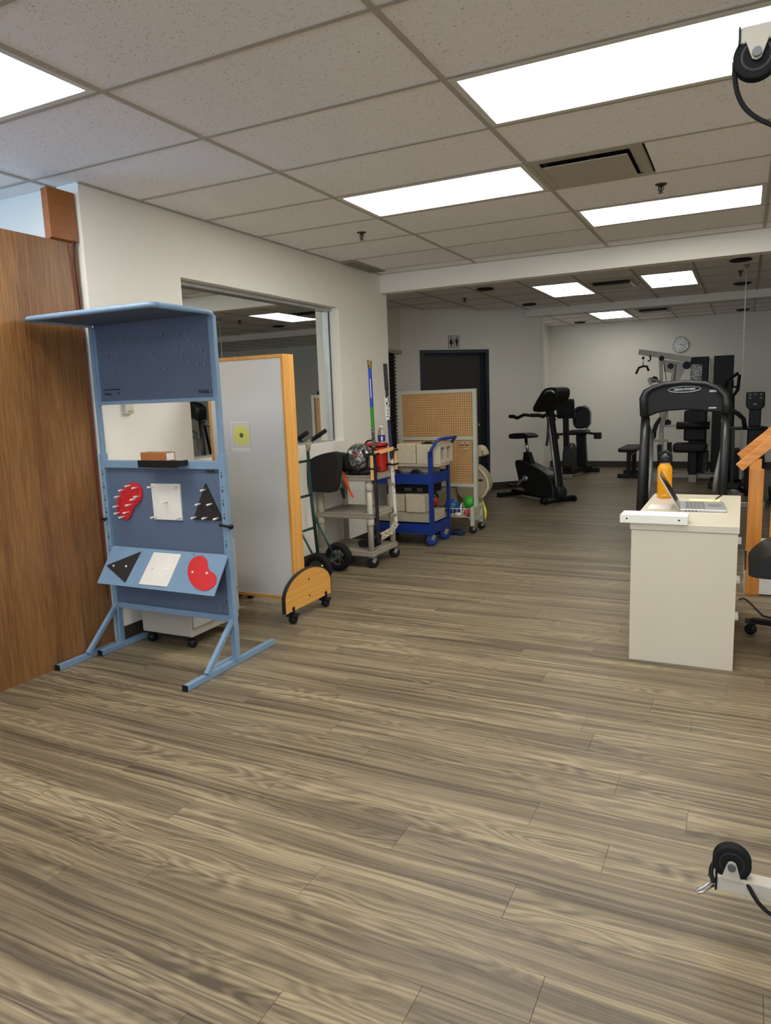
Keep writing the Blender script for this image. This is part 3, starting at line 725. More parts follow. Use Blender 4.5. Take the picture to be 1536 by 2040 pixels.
tr = MB().box(-3.0, -2.72, 2.955, 3.031, 1.143, 1.146).box(-3.005, -2.715, 2.95, 2.955, 1.112, 1.152).box(-3.005, -3.0, 2.955, 3.031, 1.12, 1.15).box(-2.72, -2.715, 2.955, 3.031, 1.12, 1.15)
obj('tray_shell', tr, M['black'], t, bevel=.002)
t = thing('cardboard_box', 'brown cardboard box in the black tray on the blue stand', 'box', (-2.9, 2.995, 1.147))
obj('box_body', MB().box(-2.985, -2.80, 2.957, 3.029, 1.147, 1.195), M['cardboard'], t, bevel=.002)
obj('label_sticker', MB().box(-2.7999, -2.799, 2.962, 3.02, 1.152, 1.19), M['paper'], t)
# pedestal cabinet behind the stand
t = thing('pedestal_cabinet', 'low grey metal drawer cabinet on casters behind the blue stand', 'cabinet', (-3.09, 3.37, 0))
obj('body', MB().box(-3.285, -2.895, 3.15, 3.60, .075, .60), M['cabgrey'], t, bevel=.005)
for z0, z1 in ((.13, .27), (.28, .42), (.43, .585)): 
    d = obj('drawer_front', MB().box(-2.8945, -2.878, 3.16, 3.59, z0, z1), M['cabgrey'], t, bevel=.004)
    obj('drawer_pull', MB().box(-2.878, -2.872, 3.2, 3.55, z1-.016, z1-.008), M['alu'], d)
def caster(parent, x, y, r=.028, top=.075, w=.022, m='black', axis=(1, 0, 0), forkm=None):
    ax = Vector(axis).normalized(); c = Vector((x, y, r+.0005))
    o = obj('caster', MB().lathe([(r*.6, -w), (r*.95, -w*.8), (r, -w*.3), (r, w*.3), (r*.95, w*.8), (r*.6, w)], c, tuple(ax), 18), M[m], parent)
    fk = MB(); sd = Vector((-ax.y, ax.x, 0))
    for s in (-1, 1): fk.bar(c+ax*s*(w+.004), Vector((x, y, top-.012))+ax*s*(w+.004)+sd*r*.4, r*.6, .004, up=tuple(ax))
    fk.box(x-w-.01, x+w+.01, y-w-.01, y+w+.01, top-.012, top)
    obj('caster_fork', fk, M[forkm or m], o)
for x, y in ((-3.25, 3.19), (-2.93, 3.19), (-3.25, 3.56), (-2.93, 3.56)): caster(t, x, y, .028, .074)

# ================================================================== rolling whiteboard
t = thing('rolling_whiteboard', 'tall grey white board in a light oak frame on arched casters', 'whiteboard', (-2.93, 3.92, 0))
BX0, BX1, BY0, BY1, BZ0, BZ1 = -3.245, -2.622, 3.862, 3.985, .135, 1.745
obj('stile', MB().box(BX1-.02, BX1, BY0, BY1, BZ0, BZ1), M['oak'], t, bevel=.002)
obj('stile', MB().box(BX0, BX0+.02, BY0, BY1, BZ0, BZ1), M['oak'], t, bevel=.002)
obj('rail', MB().box(BX0+.02, BX1-.02, BY0, BY1, BZ1-.022, BZ1), M['oak'], t, bevel=.002)
obj('rail', MB().box(BX0+.02, BX1-.02, BY0, BY1, BZ0, BZ0+.022), M['oak'], t, bevel=.002)
obj('board_face', MB().box(BX0+.02, BX1-.02, BY0+.006, BY1-.006, BZ0+.022, BZ1-.022), M['melamine'], t)
for fx in (BX1+.0005, BX0-.0265):
    prof = [(3.70, .088), (4.275, .088), (4.275, .175)]+[(3.9875+.2875*math.cos(a), .175+.155*math.sin(a)) for a in [PI*i/20 for i in range(1, 20)]]+[(3.70, .175)]
    ft = obj('arched_foot', MB().prism(prof, (fx+.001, 0, 0), (0, 1, 0), (0, 0, 1), .024), M['oak_y'], t)
    eb = [(y, z) for y, z in prof]
    e_ = MB()
    for (ya, za), (yb, zb) in zip(eb[1:], eb[2:]+[eb[0]]):
        if (ya, za) != (3.70, .088): e_.bar((fx+.013, ya, za), (fx+.013, yb, zb), .0265, .006, up=(0, -(zb-za), yb-ya) if abs(zb-za)+abs(yb-ya) > 0 else (0, 0, 1))
    obj('edge_band', e_, M['edge'], ft)
    for z in (.14, .255): obj('foot_bolt', MB().cyl((fx+.0251, 3.99, z), (fx+.027, 3.99, z), .007, 10), M['ink'], ft)
    for y in (3.79, 4.20):
        obj('caster_plate', MB().box(fx-.004, fx+.027, y-.014, y+.014, .06, .115), M['black'], t)
        caster(t, fx+.012, y+.01, .03, .062, .022)
t = thing('target_poster', 'printed yellow ring target sheet taped on the whiteboard', 'poster', (-2.985, BY0+.005, 1.235), local=True)
obj('sheet', MB().box(-.085, .072, -.0012, 0, -.105, .09), M['paper'], t)
obj('print', MB().box(-.072, .068, -.0018, -.0013, -.078, .078), M['target'], t)
obj('frame_line', MB().box(-.073, .069, -.0021, -.0018, .077, .0785).box(-.073, .069, -.0021, -.0018, -.0785, -.077).box(.0675, .069, -.0021, -.0018, -.077, .077).box(-.073, -.0715, -.0021, -.0018, -.077, .077), M['cabgrey'], t)
obj('sleeve_edge', MB().box(.0705, .0735, -.004, -.0012, -.105, .09), M['ivory'], t)

# ================================================================== hand truck
t = thing('hand_truck', 'dark green two wheeled hand truck parked behind the whiteboard', 'hand truck', (-3.1, 4.97, 0))
gr = M['green']
for y in (4.84, 5.12):
    obj('side_rail', MB().tube([(-3.22, y, .06), (-3.26, y, .6), (-3.275, y, 1.06), (-3.262, y, 1.10), (-3.2, y, 1.135)], .014, 10), gr, t)
    obj('handle_grip', MB().tube([(-3.215, y, 1.13), (-3.17, y, 1.155), (-3.09, y, 1.20)], [.017, .019, .018], 10), M['rubber'], t)
    obj('wrapped_tape', MB().tube([(-3.272, y, 1.03), (-3.268, y, 1.085), (-3.235, y, 1.115)], [.019, .022, .02], 10), M['tape'], t)
    obj('axle_brace', MB().tube([(-3.245, y, .47), (-3.05, y, .125)], .009, 8), gr, t)
for z, x in ((.95, -3.272), (.66, -3.262), (.38, -3.243)): obj('cross_bar', MB().tube([(x, 4.84, z), (x, 5.13, z)], .011, 8), gr, t)
obj('axle', MB().cyl((-3.005, 4.76, .122), (-3.06, 5.19, .122), .010, 10), M['steel'], t)
obj('axle_plate', MB().bar((-3.02, 4.86, .12), (-3.23, 4.86, .09), .006, .03).bar((-3.05, 5.10, .12), (-3.23, 5.10, .09), .006, .03), gr, t)
obj('toe_plate', MB().box(-3.36, -3.20, 4.80, 5.17, .006, .016).box(-3.21, -3.20, 4.80, 5.17, .016, .10), gr, t)
for y, wx in ((4.765, -3.005), (5.185, -3.06)):
    wr = .122
    w_ = obj('tyre', MB().lathe([(.068, -.022), (.095, -.035), (.114, -.03), (.1215, -.012), (.1215, .012), (.114, .03), (.095, .035), (.068, .022)], (wx, y, wr), 'Y', 28, caps=False), M['rubber'], t)
    h_ = MB().lathe([(.075, -.012), (.064, -.012), (.064, .012), (.075, .012)], (wx, y, wr), 'Y', 24, caps=False).cyl((wx, y-.024, wr), (wx, y+.024, wr), .022, 14)
    for k in range(8):
        a = k*PI/4+.2
        h_.bar((wx+.018*math.cos(a), y, wr+.018*math.sin(a)), (wx+.07*math.cos(a), y, wr+.07*math.sin(a)), .012, .008, up=(0, 1, 0))
    obj('wheel_hub', h_, M['hub'], w_)

# ================================================================== grey utility cart
t = thing('utility_cart', 'three shelf grey plastic utility cart by the left wall', 'cart', (-3.09, 5.6, 0))
cx0, cx1, cy0, cy1 = -3.355, -2.802, 5.335, 5.83
for z in (.145, .475, .80):
    s_ = MB().box(cx0, cx1, cy0, cy1, z-.012, z)
    for a in ((cx0, cx1, cy0, cy0+.02), (cx0, cx1, cy1-.02, cy1), (cx0, cx0+.02, cy0+.02, cy1-.02), (cx1-.02, cx1, cy0+.02, cy1-.02)): s_.box(a[0], a[1], a[2], a[3], z-.045, z-.012)
    obj('shelf', s_, M['cart'], t, bevel=.006)
for x in (cx0+.035, cx1-.034):
    for y in (cy0+.035, cy1-.035):
        lg = obj('leg', MB().cyl((x, y, .10), (x, y, .76), .026, 14), M['cartleg'], t)
        for z in (.40, .70): obj('collar', MB().lathe([(.031, 0), (.035, .01), (.035, .05), (.031, .06)], (x, y, z-.03), n=14), M['cartleg'], lg)
        caster(t, x+.012, y, .049, .10, .018, 'rubber', (.6, -.8, 0), 'steel')
# things on and around the grey cart
c_ = MB(); c_.ball((-3.2, 5.50, .90), (.15, .15, .13), 20, 12, .6)
t = thing('gear_bag', 'limp black cloth bag slumped over the grey cart end', 'bag', (-3.2, 5.4, .80))
bag = MB()
P = [(-3.372, .93, .02), (-3.30, .97, .06), (-3.2, 1.00, .09), (-3.07, 1.02, .10), (-3.05, .92, .11), (-3.07, .82, .11), (-3.10, .68, .04), (-3.15, .66, .03), (-3.24, .665, .03), (-3.33, .665, .03), (-3.372, .68, .02)]
bag.prism(smooth_poly([(x, z) for x, z, _ in P], 2), (0, 5.33, 0), (1, 0, 0), (0, 0, 1), .09)
obj('draped_side', bag, M['cloth'], t, bevel=.03, seg=4)
bb_ = MB().ball((-3.23, 5.53, .893), (.12, .14, .092), 20, 12, .7)
obj('stuffed_part', bb_, M['cloth'], t)
obj('cloth_flap', MB().prism([(-3.10, .70), (-3.06, .69), (-3.055, .60), (-3.08, .61)], (0, 5.325, 0), (1, 0, 0), (0, 0, 1), -.01), M['cloth'], t)
strip = MB(); pr_ = bez((-3.06, 5.31, .83), (-3.0, 5.285, .80), (-3.03, 5.30, .72), (-2.955, 5.295, .625), 12)
for k in range(12):
    a, b = pr_[k], pr_[k+1]; wd_ = .032-.0012*k
    strip.bar(a, b+(b-a)*.1, wd_, .004, up=(0.2*math.sin(k), 1, .2))
solo('orange_sash', strip, M['orange'], 'bright orange fabric sash dangling from the black bag', 'sash')
t = thing('goalie_mask', 'silver patterned hockey goalie mask on the grey cart top shelf', 'helmet', (-2.98, 5.5, .80))
hm = MB().ball((-2.975, 5.48, .937), (.128, .125, .133), 24, 16)
obj('shell', hm, M['helmet'], t)
obj('visor_frame', MB().prism([(-3.08, .98), (-3.02, 1.0), (-2.99, .86), (-3.05, .84)], (0, 5.37, 0), (1, 0, 0), (0, 0, 1), -.03), M['black'], t, bevel=.01)
obj('visor_opening', MB().prism([(-3.066, .97), (-3.032, .985), (-3.008, .875), (-3.043, .86)], (0, 5.338, 0), (1, 0, 0), (0, 0, 1), -.006), M['bike'], t, bevel=.003)
obj('red_emblem', MB().prism([(-2.985, .985), (-2.935, .99), (-2.945, .955)], (0, 5.3625, 0), (1, 0, 0), (0, 0, 1), -.004), M['ballr'], t)
obj('chin_strap', MB().tube([(-2.9, 5.395, 1.02), (-2.866, 5.41, .95), (-2.875, 5.42, .87), (-2.95, 5.38, .82)], .012, 8), M['black'], t)
obj('neck_guard', MB().lathe([(.10, 0), (.118, .01), (.112, .035), (.09, .05)], (-2.975, 5.49, .8012), n=24), M['black'], t)
t = thing('lunch_bag', 'bright red soft cooler bag with black lid on grey cart', 'bag', (-2.90, 5.70, .80))
obj('bag_body', MB().box(-3.03, -2.845, 5.64, 5.79, .801, 1.03), M['redcloth'], t, bevel=.025, seg=4)
obj('zip_lid', MB().box(-3.032, -2.843, 5.638, 5.792, 1.03, 1.055), M['redcloth'], t, bevel=.011, seg=3)
obj('piping', MB().tube([(-3.028, 5.638, 1.03), (-2.93, 5.635, 1.032), (-2.847, 5.638, 1.03), (-2.843, 5.72, 1.03), (-2.847, 5.79, 1.03), (-3.028, 5.79, 1.03)], .006, 6), M['black'], t)
obj('carry_handle', MB().tube([(-3.01, 5.66, 1.054), (-2.99, 5.66, 1.075), (-2.93, 5.66, 1.085), (-2.90, 5.66, 1.056)], .009, 8), M['black'], t)
t = thing('water_bottle', 'clear plastic water bottle with blue label on the red bag', 'bottle', (-2.88, 5.725, 1.056), local=True)
obj('bottle_shell', MB().lathe([(.030, 0), (.033, .004), (.033, .03), (.031, .034), (.033, .038), (.033, .085), (.029, .092), (.031, .098), (.028, .115), (.014, .132), (.012, .138)], n=20), M['clear'], t)
obj('label_wrap', MB().lathe([(.0338, .012), (.0338, .066)], n=20, caps=False), M['bluewrap'], t)
obj('label_patch', MB().lathe([(.0342, .022), (.0342, .056)], n=40, caps=False).mesh('x') if False else MB().box(.012, .026, -.0335, -.0275, .02, .058), M['paper'], t)
obj('cap', MB().lathe([(.0145, .134), (.0145, .148), (.012, .15)], n=14), M['paper'], t)
# hockey sticks
t = thing('hockey_stick', 'blue and green hockey stick with gold taped knob, upright at cart', 'hockey stick', (-2.772, 5.415, .155))
def shaft(name, p, q, m): return obj(name, MB().bar(p, q, .022, .03, up=(0, 1, 0)), m, t, bevel=.004)
A0, A1 = Vector((-2.789, 5.372, 1.762)), Vector((-2.772, 5.385, .22))
L_ = lambda k: A0.lerp(A1, k)
obj('taped_knob', MB().lathe([(.019, 0), (.022, .012), (.018, .045), (.015, .07)], A0, tuple(A1-A0), 12), M['gold'], t)
shaft('blue_section', L_(.04), L_(.25), M['shaft_blue']); shaft('green_section', L_(.25), L_(.36), M['shaft_green'])
gs = shaft('patterned_section', L_(.36), L_(.47), M['shaft_mix']); shaft('grey_wrap', L_(.47), L_(.56), M['bike']); shaft('black_section', L_(.56), L_(1), M['shaft_black'])
obj('white_stripe', MB().bar(L_(.10)+Vector((.006, -.0152, 0)), L_(.2)+Vector((.006, -.0152, 0)), .006, .001, up=(0, 1, 0)), M['paper'], t)
obj('blade', MB().prism([(.012, .06), (.0, -.03), (-.06, -.06), (-.21, -.066), (-.225, -.03), (-.21, .0), (-.07, .01), (-.012, .06)], A1+Vector((0, .034, .008)), (1, 0, 0), (0, 0, 1), -.01), M['shaft_black'], t, bevel=.003)
t = thing('hockey_stick', 'navy and white hockey stick with black grip and lettering on shaft', 'hockey stick', (-2.85, 5.6, .15))
A0, A1 = Vector((-2.828, 5.742, 1.745)), Vector((-2.772, 5.742, .31))
obj('black_grip', MB().bar(A0, L_(.16), .027, .036, up=(0, 1, 0)), M['shaft_black'], t, bevel=.005)
shaft('lettered_section', L_(.16), L_(.37), M['shaft_black']); shaft('navy_section', L_(.37), L_(.58), M['navy']); shaft('white_section', L_(.58), L_(.93), M['shaft_white']); shaft('lower_section', L_(.93), L_(1.0), M['shaft_white'])
dv = (A0-A1).normalized()
text('lettering', 'REEBOK', .056, L_(.27)+Vector((0, -.0158, 0)), tuple(dv), (-dv.z, 0, dv.x), M['paper'], t)
bl_ = obj('taped_blade', MB().bar(A1+Vector((.004, .006, .03)), (-2.80, 5.69, .268), .026, .05).bar((-2.792, 5.70, .275), (-2.872, 5.575, .215), .022, .062), M['tape'], t, bevel=.004)
obj('toe', MB().bar((-2.868, 5.582, .218), (-2.93, 5.47, .185), .016, .062), M['shaft_black'], bl_, bevel=.006)
t = thing('stick_rack', 'light pine slat rack with black straps holding hockey sticks on cart', 'rack', (-2.77, 5.6, .75))
obj('slat', MB().box(-2.790, -2.766, 5.318, 5.330, .77, .985), M['pine'], t); obj('slat', MB().box(-2.782, -2.758, 5.765, 5.777, .815, 1.0), M['pine'], t)
obj('cross_slat', MB().bar((-2.758, 5.345, .995), (-2.766, 5.72, 1.005), .012, .032), M['pine'], t)
for x, y, z in ((-2.778, 5.365, .985), (-2.775, 5.365, .865), (-2.79, 5.752, .99), (-2.79, 5.752, .865)): obj('strap', MB().tube([(x-.037, y-.045, z), (x+.030, y-.045, z), (x+.030, y+.042, z), (x-.037, y+.042, z)], .009, 8, closed=True), M['black'], t)

# ================================================================== blue cart
t = thing('tool_cart', 'royal blue two tray steel cart loaded with concrete blocks', 'cart', (-3.0, 6.55, 0))
bx0, bx1, by0, by1 = -3.36, -2.655, 6.315, 6.775
cb = M['cblue']
def trayb(z0, z1):
    return MB().box(bx0, bx1, by0, by1, z0, z0+.004).box(bx0, bx1, by0, by0+.004, z0+.004, z1).box(bx0, bx1, by1-.004, by1, z0+.004, z1).box(bx0, bx0+.004, by0+.004, by1-.004, z0+.004, z1).box(bx1-.004, bx1, by0+.004, by1-.004, z0+.004, z1)
obj('upper_tray', trayb(.61, .715), cb, t, bevel=.002); obj('lower_tray', trayb(.125, .225), cb, t, bevel=.002)
for y in (by0-.001, by1+.001):
    obj('post', MB().box(bx1-.034, bx1+.004, y-.003, y+.003, .12, .93).box(bx1, bx1+.006, y-.003 if y < 6.5 else y-.035, y+.035 if y < 6.5 else y+.003, .12, .93), cb, t, bevel=.001)
    obj('post', MB().box(bx0-.004, bx0+.034, y-.003, y+.003, .12, .72), cb, t, bevel=.001)
obj('push_handle', MB().tube([(bx1-.01, by0, .88), (bx1+.005, by0, .95), (bx1+.045, by0+.01, 1.015), (bx1+.085, by0+.035, 1.045), (bx1+.09, by1-.035, 1.045), (bx1+.06, by1-.01, 1.02), (bx1+.01, by1, .95), (bx1-.005, by1, .88)], .016, 10), cb, t)
for x in (bx0+.07, bx1-.06):
    for y in (by0+.06, by1-.06): caster(t, x+.02, y, .06, .123, .018, 'cblue', (.6, -.8, 0), 'steel')
BG = 'concrete blocks on the blue cart'
def rblock(x0, x1, y0, y1, z0, z1, label, m='conc'):
    return solo('concrete_block', MB().box(x0, x1, y0, y1, z0, z1), M[m], label, 'concrete block', BG, bevel=.012)
solo('concrete_plank', MB().box(-3.30, -2.70, 6.42, 6.66, .72, .775), M['conc2'], 'thin concrete plank lying in the upper blue tray', 'concrete block', BG, bevel=.006)
solo('concrete_plank', MB().box(-3.12, -2.60, 6.38, 6.66, .776, .80), M['conc2'], 'pale flat slab under the stacked blocks on blue cart', 'concrete block', BG, bevel=.004)
rblock(-3.06, -2.855, 6.40, 6.60, .801, 1.0, 'solid square concrete block standing beside the hollow one on blue cart')
# hollow block, two cores open toward the room
hb = MB(); hx0, hx1, hy0, hy1, hz0, hz1 = -2.845, -2.60, 6.40, 6.74, .801, .99
for y0, y1 in ((hy0, hy0+.035), (hy0+.152, hy0+.188), (hy1-.035, hy1)): hb.box(hx0, hx1, y0, y1, hz0, hz1)
for y0, y1 in ((hy0+.035, hy0+.152), (hy0+.188, hy1-.035)): hb.box(hx0, hx1, y0, y1, hz0, hz0+.035).box(hx0, hx1, y0, y1, hz1-.035, hz1).box(hx0, hx0+.02, y0, y1, hz0+.035, hz1-.035)
solo('hollow_block', hb, M['conc'], 'hollow two core concrete block on top of the blue cart', 'concrete block', BG, bevel=.004)
t = thing('black_clamp', 'flat black tool lying on top of the hollow concrete block', 'tool', (-2.75, 6.5, .991))
obj('tool_bar', MB().box(-2.83, -2.69, 6.49, 6.52, .9912, 1.003), M['black'], t, bevel=.004); obj('tool_grip', MB().box(-2.79, -2.73, 6.48, 6.53, 1.003, 1.013), M['black'], t, bevel=.004)
solo('concrete_plank', MB().box(-3.30, -2.72, 6.44, 6.70, .6145, .7195), M['conc2'], 'thick concrete slab at the bottom of the upper blue tray', 'concrete block', BG, bevel=.006)
for k, x in enumerate((-3.05, -2.84)):
    t = thing('weight_plate', ('black curved weight plate in the upper blue tray, nearer the wall', 'black curved weight plate in the upper blue tray, nearer the handle')[k], 'weight', (x, 6.36, .62))
    obj('plate', MB().lathe([(.02, -.014), (.062, -.014), (.070, -.006), (.070, .006), (.062, .014), (.02, .014)], (x, 6.37, .689), (0, 1, 0), 28, caps=False), M['rubber'], t)
    obj('plate_rim', MB().tube([(x+.067*math.cos(a), 6.355, .689+.067*math.sin(a)) for a in [2*PI*i/28 for i in range(28)]], .004, 6, closed=True), M['hub'], t)
solo('concrete_plank', MB().box(-3.30, -2.68, 6.36, 6.70, .2295, .325), M['conc2'], 'wide pale concrete slab lying in the lower blue tray', 'concrete block', BG, bevel=.006)
rblock(-3.17, -2.975, 6.37, 6.56, .326, .50, 'concrete block on the lower tray slab, half hidden behind a stick')
rblock(-2.955, -2.745, 6.345, 6.55, .326, .508, 'rounded square concrete block in front on the lower tray')
t = thing('black_crate', 'black plastic crate with pale round spots under the upper blue tray', 'crate', (-2.93, 6.6, .51))
cr = MB().box(-3.08, -2.72, 6.44, 6.72, .510, .516).box(-3.08, -2.72, 6.44, 6.446, .516, .585).box(-3.08, -2.72, 6.714, 6.72, .516, .585).box(-3.08, -3.074, 6.446, 6.714, .516, .585).box(-2.726, -2.72, 6.446, 6.714, .516, .585)
obj('crate_body', cr, M['black'], t)
for x in (-2.995, -2.975, -2.955, -2.935, -2.86, -2.84, -2.82): 
    for z in (.535, .553): obj('crate_dot', MB().cyl((x, 6.4398, z), (x, 6.438, z), .006, 8), M['conc'], t)

# ================================================================== pegboard stand
t = thing('pegboard_stand', 'rolling pegboard panel stand in a grey green steel frame', 'pegboard', (-2.95, 7.2, 0))
pf = M['pegframe']; gx0, gx1, gy = -3.375, -2.52, 7.2
obj('upright', MB().box(gx1-.02, gx1+.02, gy-.02, gy+.02, .26, 1.515), pf, t, bevel=.002); obj('upright', MB().box(gx0-.02, gx0+.02, gy-.02, gy+.02, .26, 1.515), pf, t, bevel=.002)
for z in (.50, 1.0, 1.497): obj('crossbar', MB().box(gx0+.02, gx1-.02, gy-.015, gy+.015, z-.018, z+.018), pf, t, bevel=.002)
obj('pegboard_sheet', MB().box(gx0+.02, gx1-.02, gy-.004, gy+.004, 1.018, 1.479), M['peg'], t)
obj('pegboard_sheet', MB().box(gx0+.02, gx1-.02, gy-.004, gy+.004, .518, .982), M['peg'], t)
for x, z in ((-2.66, .945), (-2.60, .945), (-2.615, .885)): 
    obj('peg_hook', MB().cyl((x, gy-.004, z), (x, gy-.03, z), .008, 8).tube([(x-.02, gy-.03, z-.008), (x, gy-.034, z), (x+.02, gy-.03, z+.008)], .009, 8), M['creamd'], t)
for gx in (gx0, gx1):
    obj('foot_frame', MB().box(gx-.018, gx+.018, 7.06, 7.10, .085, .285).box(gx-.018, gx+.018, 7.34, 7.375, .085, .285).box(gx-.018, gx+.018, 7.10, 7.34, .25, .285).box(gx-.018, gx+.018, 7.10, 7.34, .14, .17), pf, t, bevel=.002)
    for y in (7.08, 7.357): caster(t, gx, y, .040, .086, .014, 'rubber', (.6, -.8, 0), 'chrome')
t = thing('wire_basket', 'white wire basket under the pegboard, holding balls', 'basket', (-2.7, 7.2, .165))
wb = M['ivory']; q0, q1, r0, r1, z0, z1 = -3.34, -2.545, 7.085, 7.36, .174, .262
obj('basket_rim', MB().tube([(q0, r0, z1), (q1, r0, z1), (q1, r1, z1), (q0, r1, z1)], .004, 6, closed=True), wb, t)
obj('basket_floor', MB().box(q0, q1, r0, r1, z0-.004, z0), wb, t)
for k in range(17): obj('wire', MB().cyl((q0+.002+k*.0494, r0, z0), (q0+.002+k*.0494, r0, z1), .0022, 6), wb, t)
BL = 'balls in the wire basket'
solo('exercise_ball', MB().ball((-2.80, 7.21, .262), (.087, .087, .087), 24, 16), M['ballb'], 'dark blue ball resting in the wire basket behind the blue post', 'ball', BL)
solo('exercise_ball', MB().lathe([(.02, -.075), (.055, -.055), (.075, -.015), (.072, .02), (.045, .055), (.015, .064)], (-2.608, 7.235, .318), (0, 0, 1), 8), M['ballg'], 'bright green faceted ball in the wire basket', 'ball', BL)
solo('exercise_ball', MB().ball((-2.59, 7.128, .219), .041, 20, 14), M['ballr'], 'small red ball in front of the green one in basket', 'ball', BL)
t = thing('kettlebell', 'red and black kettlebell with a round black handle by the basket', 'weight', (-2.92, 7.03, .262))
obj('bell', MB().ball((-2.93, 7.02, .335), (.055, .045, .06), 18, 12), M['ballr'], t); obj('bell_handle', MB().tube([(-2.93+.045*math.cos(a), 7.02, .385+.05*math.sin(a)) for a in [PI*i/10 for i in range(11)]], .012, 8), M['black'], t)
for x in (-2.965, -2.94, -2.915, -2.89): obj('white_stud', MB().ball((x, 6.985, .365), .007, 8, 6), M['paper'], t)
t = thing('black_bin', 'black plastic bin with a green rim under the blue cart side', 'bin', (-2.91, 7.0, 0))
obj('bin_shell', MB().lathe([(.08, .001), (.10, .24), (.094, .24), (.075, .01)], (-2.93, 6.96, 0), n=20), M['black'], t); obj('bin_rim', MB().tube([(-2.93+.1*math.cos(a), 6.96+.1*math.sin(a), .245) for a in [2*PI*i/24 for i in range(24)]], .008, 6, closed=True), M['ballg'], t)
solo('white_ring', MB().tube([(-2.699, 7.26+.05*math.cos(a), .238+.05*math.sin(a)) for i, a in enumerate([2*PI*i/20 for i in range(20)])], .012, 8, closed=True), M['paper'], 'white ring standing beside the green ball in basket', 'ring')
t = thing('massage_roller', 'small white rollers lying at the basket floor', 'roller', (-2.76, 7.11, .175))
for k in range(3): obj('roller_bead', MB().ball((-2.81+k*.026, 7.108, .19), .0135, 10, 8), M['ivory'], t)
solo('cloth_wad', MB().ball((-2.70, 7.125, .195), (.045, .03, .02), 14, 8), M['paper'], 'crumpled white cloth on the basket floor', 'cloth')
solo('yellow_rope', MB().tube([(-2.50, 7.362, .305), (-2.485, 7.352, .27), (-2.47, 7.34, .20), (-2.468, 7.34, .14), (-2.48, 7.342, .10), (-2.462, 7.345, .15), (-2.46, 7.345, .21), (-2.48, 7.35, .26)], .008, 8), M['yellow'], 'yellow rope looped over the pegboard stand foot', 'rope')
t = thing('foot_rocker', 'low dark blue rocker lying on the floor behind the blue cart', 'foot rocker', (-2.65, 6.99, 0))
obj('rocker_arch', MB().prism([(-2.73, .002), (-2.72, .045), (-2.62, .05), (-2.595, .035), (-2.585, .002), (-2.61, .002), (-2.625, .028), (-2.69, .028), (-2.7, .002)], (0, 6.93, 0), (1, 0, 0), (0, 0, 1), -.10), M['navy'], t, bevel=.004)
obj('tread_strip', MB().box(-2.715, -2.63, 6.94, 7.02, .0502, .054), M['rubber'], t)

# ================================================================== cream stepper behind the pegboard
t = thing('cream_stepper', 'cream plastic seated stepper machine half hidden behind the pegboard', 'exercise machine', (-2.95, 7.9, 0))
cm = M['cream']
obj('front_shell', MB().prism(smooth_poly([(-2.98, .25), (-2.73, .25), (-2.64, .31), (-2.595, .40), (-2.615, .52), (-2.70, .615), (-2.78, .66), (-2.98, .55)], 2), (0, 7.82, 0), (1, 0, 0), (0, 0, 1), -.22), M['creamd'], t, bevel=.02, seg=3)
obj('shell_rim', MB().tube([(-2.73, 7.82, .245), (-2.64, 7.82, .305), (-2.592, 7.82, .395), (-2.60, 7.82, .47), (-2.63, 7.82, .54), (-2.70, 7.82, .615), (-2.72, 7.82, .64)], .016, 8), cm, t)
obj('console_head', MB().prism(smooth_poly([(-2.83, .73), (-2.625, .755), (-2.635, .80), (-2.67, .86), (-2.72, .88), (-2.80, .86), (-2.84, .80)], 2), (0, 7.83, 0), (1, 0, 0), (0, 0, 1), -.17), cm, t, bevel=.015, seg=3)
obj('console_stalk', MB().bar((-2.77, 7.92, .50), (-2.75, 7.92, .76), .035, .03), cm, t)
obj('console_button', MB().box(-2.67, -2.645, 7.825, 7.8295, .80, .808).box(-2.66, -2.645, 7.825, 7.8295, .765, .778), M['black'], t)
obj('number_decal', MB().box(-2.72, -2.655, 7.815, 7.8195, .47, .49), M['ink'], t)
obj('rear_base', MB().box(-3.45, -2.98, 7.86, 8.05, .14, .36), M['creamd'], t, bevel=.02, seg=3)
obj('base_foot', MB().box(-2.85, -2.72, 7.86, 8.04, .001, .25).box(-3.42, -3.32, 7.80, 8.10, .001, .14), cm, t, bevel=.008)
obj('seat_pad', MB().box(-3.45, -3.12, 7.80, 8.10, .50, .57), M['pad'], t, bevel=.02); obj('seat_post', MB().box(-3.32, -3.26, 7.92, 7.98, .36, .50), M['gymd'], t)

# ================================================================== signs and clock
t = thing('washroom_sign', 'small white washroom sign with woman and man figures over dark doorway', 'sign', dpt((-3.86+4.45)/s2, 0, 2.145))
u0 = (-3.858+4.45)/s2
sb = MB(); dbox(sb, u0-.088, u0+.088, .001, .006, 2.142, 2.322); obj('sign_plate', sb, M['sign'], t)
sk = MB()
for a in ((u0-.088, u0+.088, 2.316, 2.322), (u0-.088, u0+.088, 2.142, 2.148), (u0-.088, u0-.082, 2.148, 2.316), (u0+.082, u0+.088, 2.148, 2.316), (u0-.004, u0+.004, 2.162, 2.30)): dbox(sk, a[0], a[1], .006, .0075, a[2], a[3])
obj('sign_border', sk, M['ink'], t)
man = MB().prism([(-.022, .02), (.022, .02), (.024, -.03), (.016, -.03), (.014, -.088), (.003, -.088), (0, -.04), (-.003, -.088), (-.014, -.088), (-.016, -.03), (-.024, -.03)], dpt(u0+.044, .0062, 2.253), DU, (0, 0, 1), .0014).cyl(dpt(u0+.044, .0062, 2.29), dpt(u0+.044, .0076, 2.29), .012, 12)
obj('man_figure', man, M['ink'], t)
